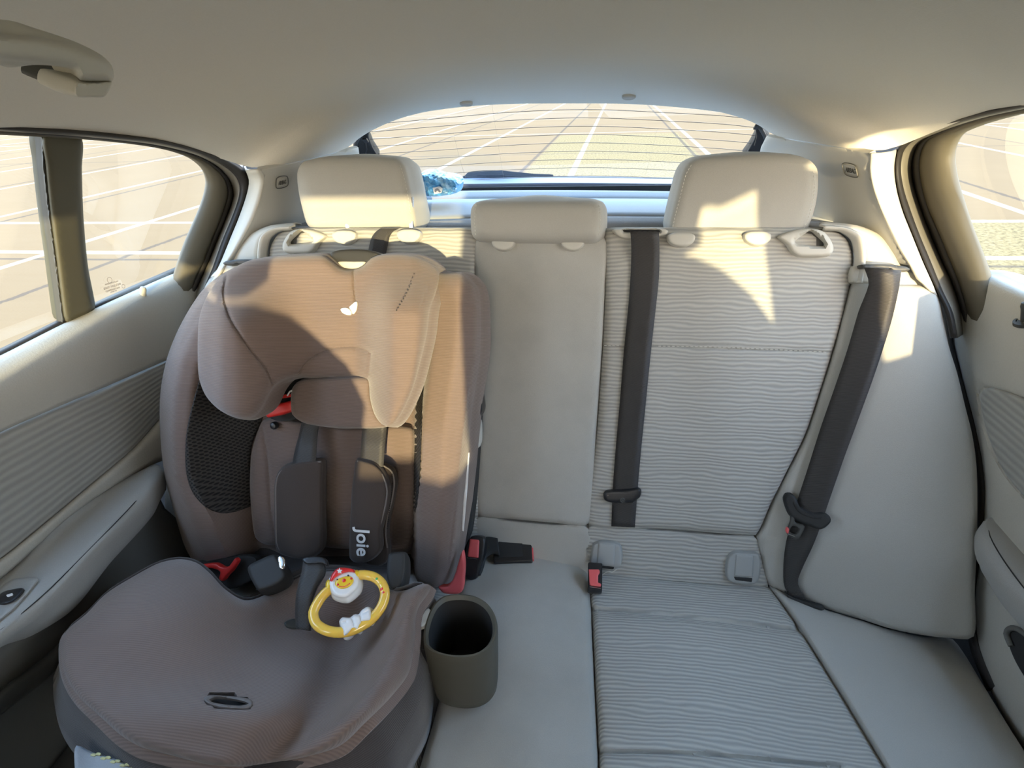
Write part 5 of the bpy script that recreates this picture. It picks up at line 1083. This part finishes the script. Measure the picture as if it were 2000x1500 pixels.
ct = block('sun_blocker', [(.56, 0.220, -.075, .085, .03), (.60, 0.220, -.07, .10, .04), (.85, 0.215, -.065, .105, .045), (1.05, 0.225, -.06, .11, .045), (1.17, 0.245, -.055, .11, .045), (1.215, 0.265, -.055, .09, .035), (1.225, 0.275, -.055, .06, .02)], M['cs_pad'], None)  # invented coat shape, added to keep the sun off the centre backrest
tag(ct, 'invented dark coat shape added to block the sun at the inner side of the right front seat', 'coat')
for s, nm in ((-1, 'left'), (1, 'right')):
    bp = loft('trim_%d' % (12 if s < 0 else 13), [[A(s*.76, -.08, 1.20), A(s*.79, -.08, .90), A(s*.80, -.08, .30)], [A(s*.66, -.08, 1.225), A(s*.69, -.08, .90), A(s*.70, -.08, .30)], [A(s*.66, .12, 1.225), A(s*.69, .12, .90), A(s*.70, .12, .30)], [A(s*.76, .12, 1.20), A(s*.79, .12, .90), A(s*.80, .12, .30)]], M['trim'], None, n=14, thick=.006)
    tag(bp, 'grey pillar between the front and rear doors on the '+nm, None, None, 'structure')
    ap = loft('trim_%d' % (14 if s < 0 else 15), [[A(s*.66, -.60, 1.23), A(s*.70, -1.0, 1.08), A(s*.73, -1.35, .93)], [A(s*.60, -.66, 1.25), A(s*.64, -1.05, 1.08), A(s*.68, -1.40, .93)]], M['trim'], None, n=14, thick=.03)
    tag(ap, 'windscreen pillar on the '+nm, None, None, 'structure')
    fd = struct('door_%d' % (3 if s < 0 else 4), (s*.78, -.6, .3), 'front passenger door on the %s, out of the picture' % nm)
    loft('door_panel', [[A(s*.76, -1.35, .92), A(s*.76, .0, .92)], [A(s*.73, -1.35, .88), A(s*.73, .0, .88)], [A(s*.72, -1.35, .6), A(s*.72, .0, .6)], [A(s*.72, -1.35, .27), A(s*.72, .0, .27)]], M['door_vinyl'], fd, n=12, thick=.01, sub=1)
    loft('window_glass', [[A(s*.70, -.66, 1.21), A(s*.715, .0, 1.21)], [A(s*.77, -1.3, .92), A(s*.775, .0, .92)]], M['glass'], fd, n=10)
db = loft('trim_16', [[A(-.74, -1.4, .92), A(0, -1.5, .92), A(.74, -1.4, .90)], [A(-.74, -1.15, .89), A(0, -1.12, .88), A(.74, -1.15, .93)], [A(-.74, -1.02, .85), A(0, -1.0, .82), A(.74, -1.02, .85)], [A(-.74, -1.1, .3), A(0, -1.08, .3), A(.74, -1.1, .3)]], M['charcoal'], None, n=24, thick=.02, sub=3)
tag(db, 'dark dashboard at the front of the cabin', None, None, 'structure')
hd_ = loft('wall_bonnet', [[A(-.80, -1.42, .90), A(0, -1.52, .90), A(.80, -1.42, .88)], [A(-.80, -2.3, .78), A(0, -2.4, .80), A(.80, -2.3, .78)], [A(-.74, -2.75, .60), A(0, -2.85, .64), A(.74, -2.75, .60)], [A(-.74, -2.78, .25), A(0, -2.88, .25), A(.74, -2.78, .25)]], M['paint'], None, n=20, thick=.01, sub=2)
tag(hd_, 'painted bonnet ahead of the windscreen', None, None, 'structure')
ws = struct('window_2', (0, -1.0, 1.1), 'front windscreen')
loft('window_glass', [[A(-.62, -.64, 1.245), A(0, -.72, 1.27), A(.62, -.64, 1.245)], [A(-.69, -1.38, .925), A(0, -1.50, .95), A(.69, -1.38, .925)]], M['glass'], ws, n=16, sub=2)
# centre console
tn = block('trim_17', [(.26, 0, -.55, .10, .45), (.50, 0, -.55, .10, .45), (.56, 0, -.50, .09, .35)], M['charcoal'], None); tag(tn, 'dark centre console between the front seats', None, None, 'structure')
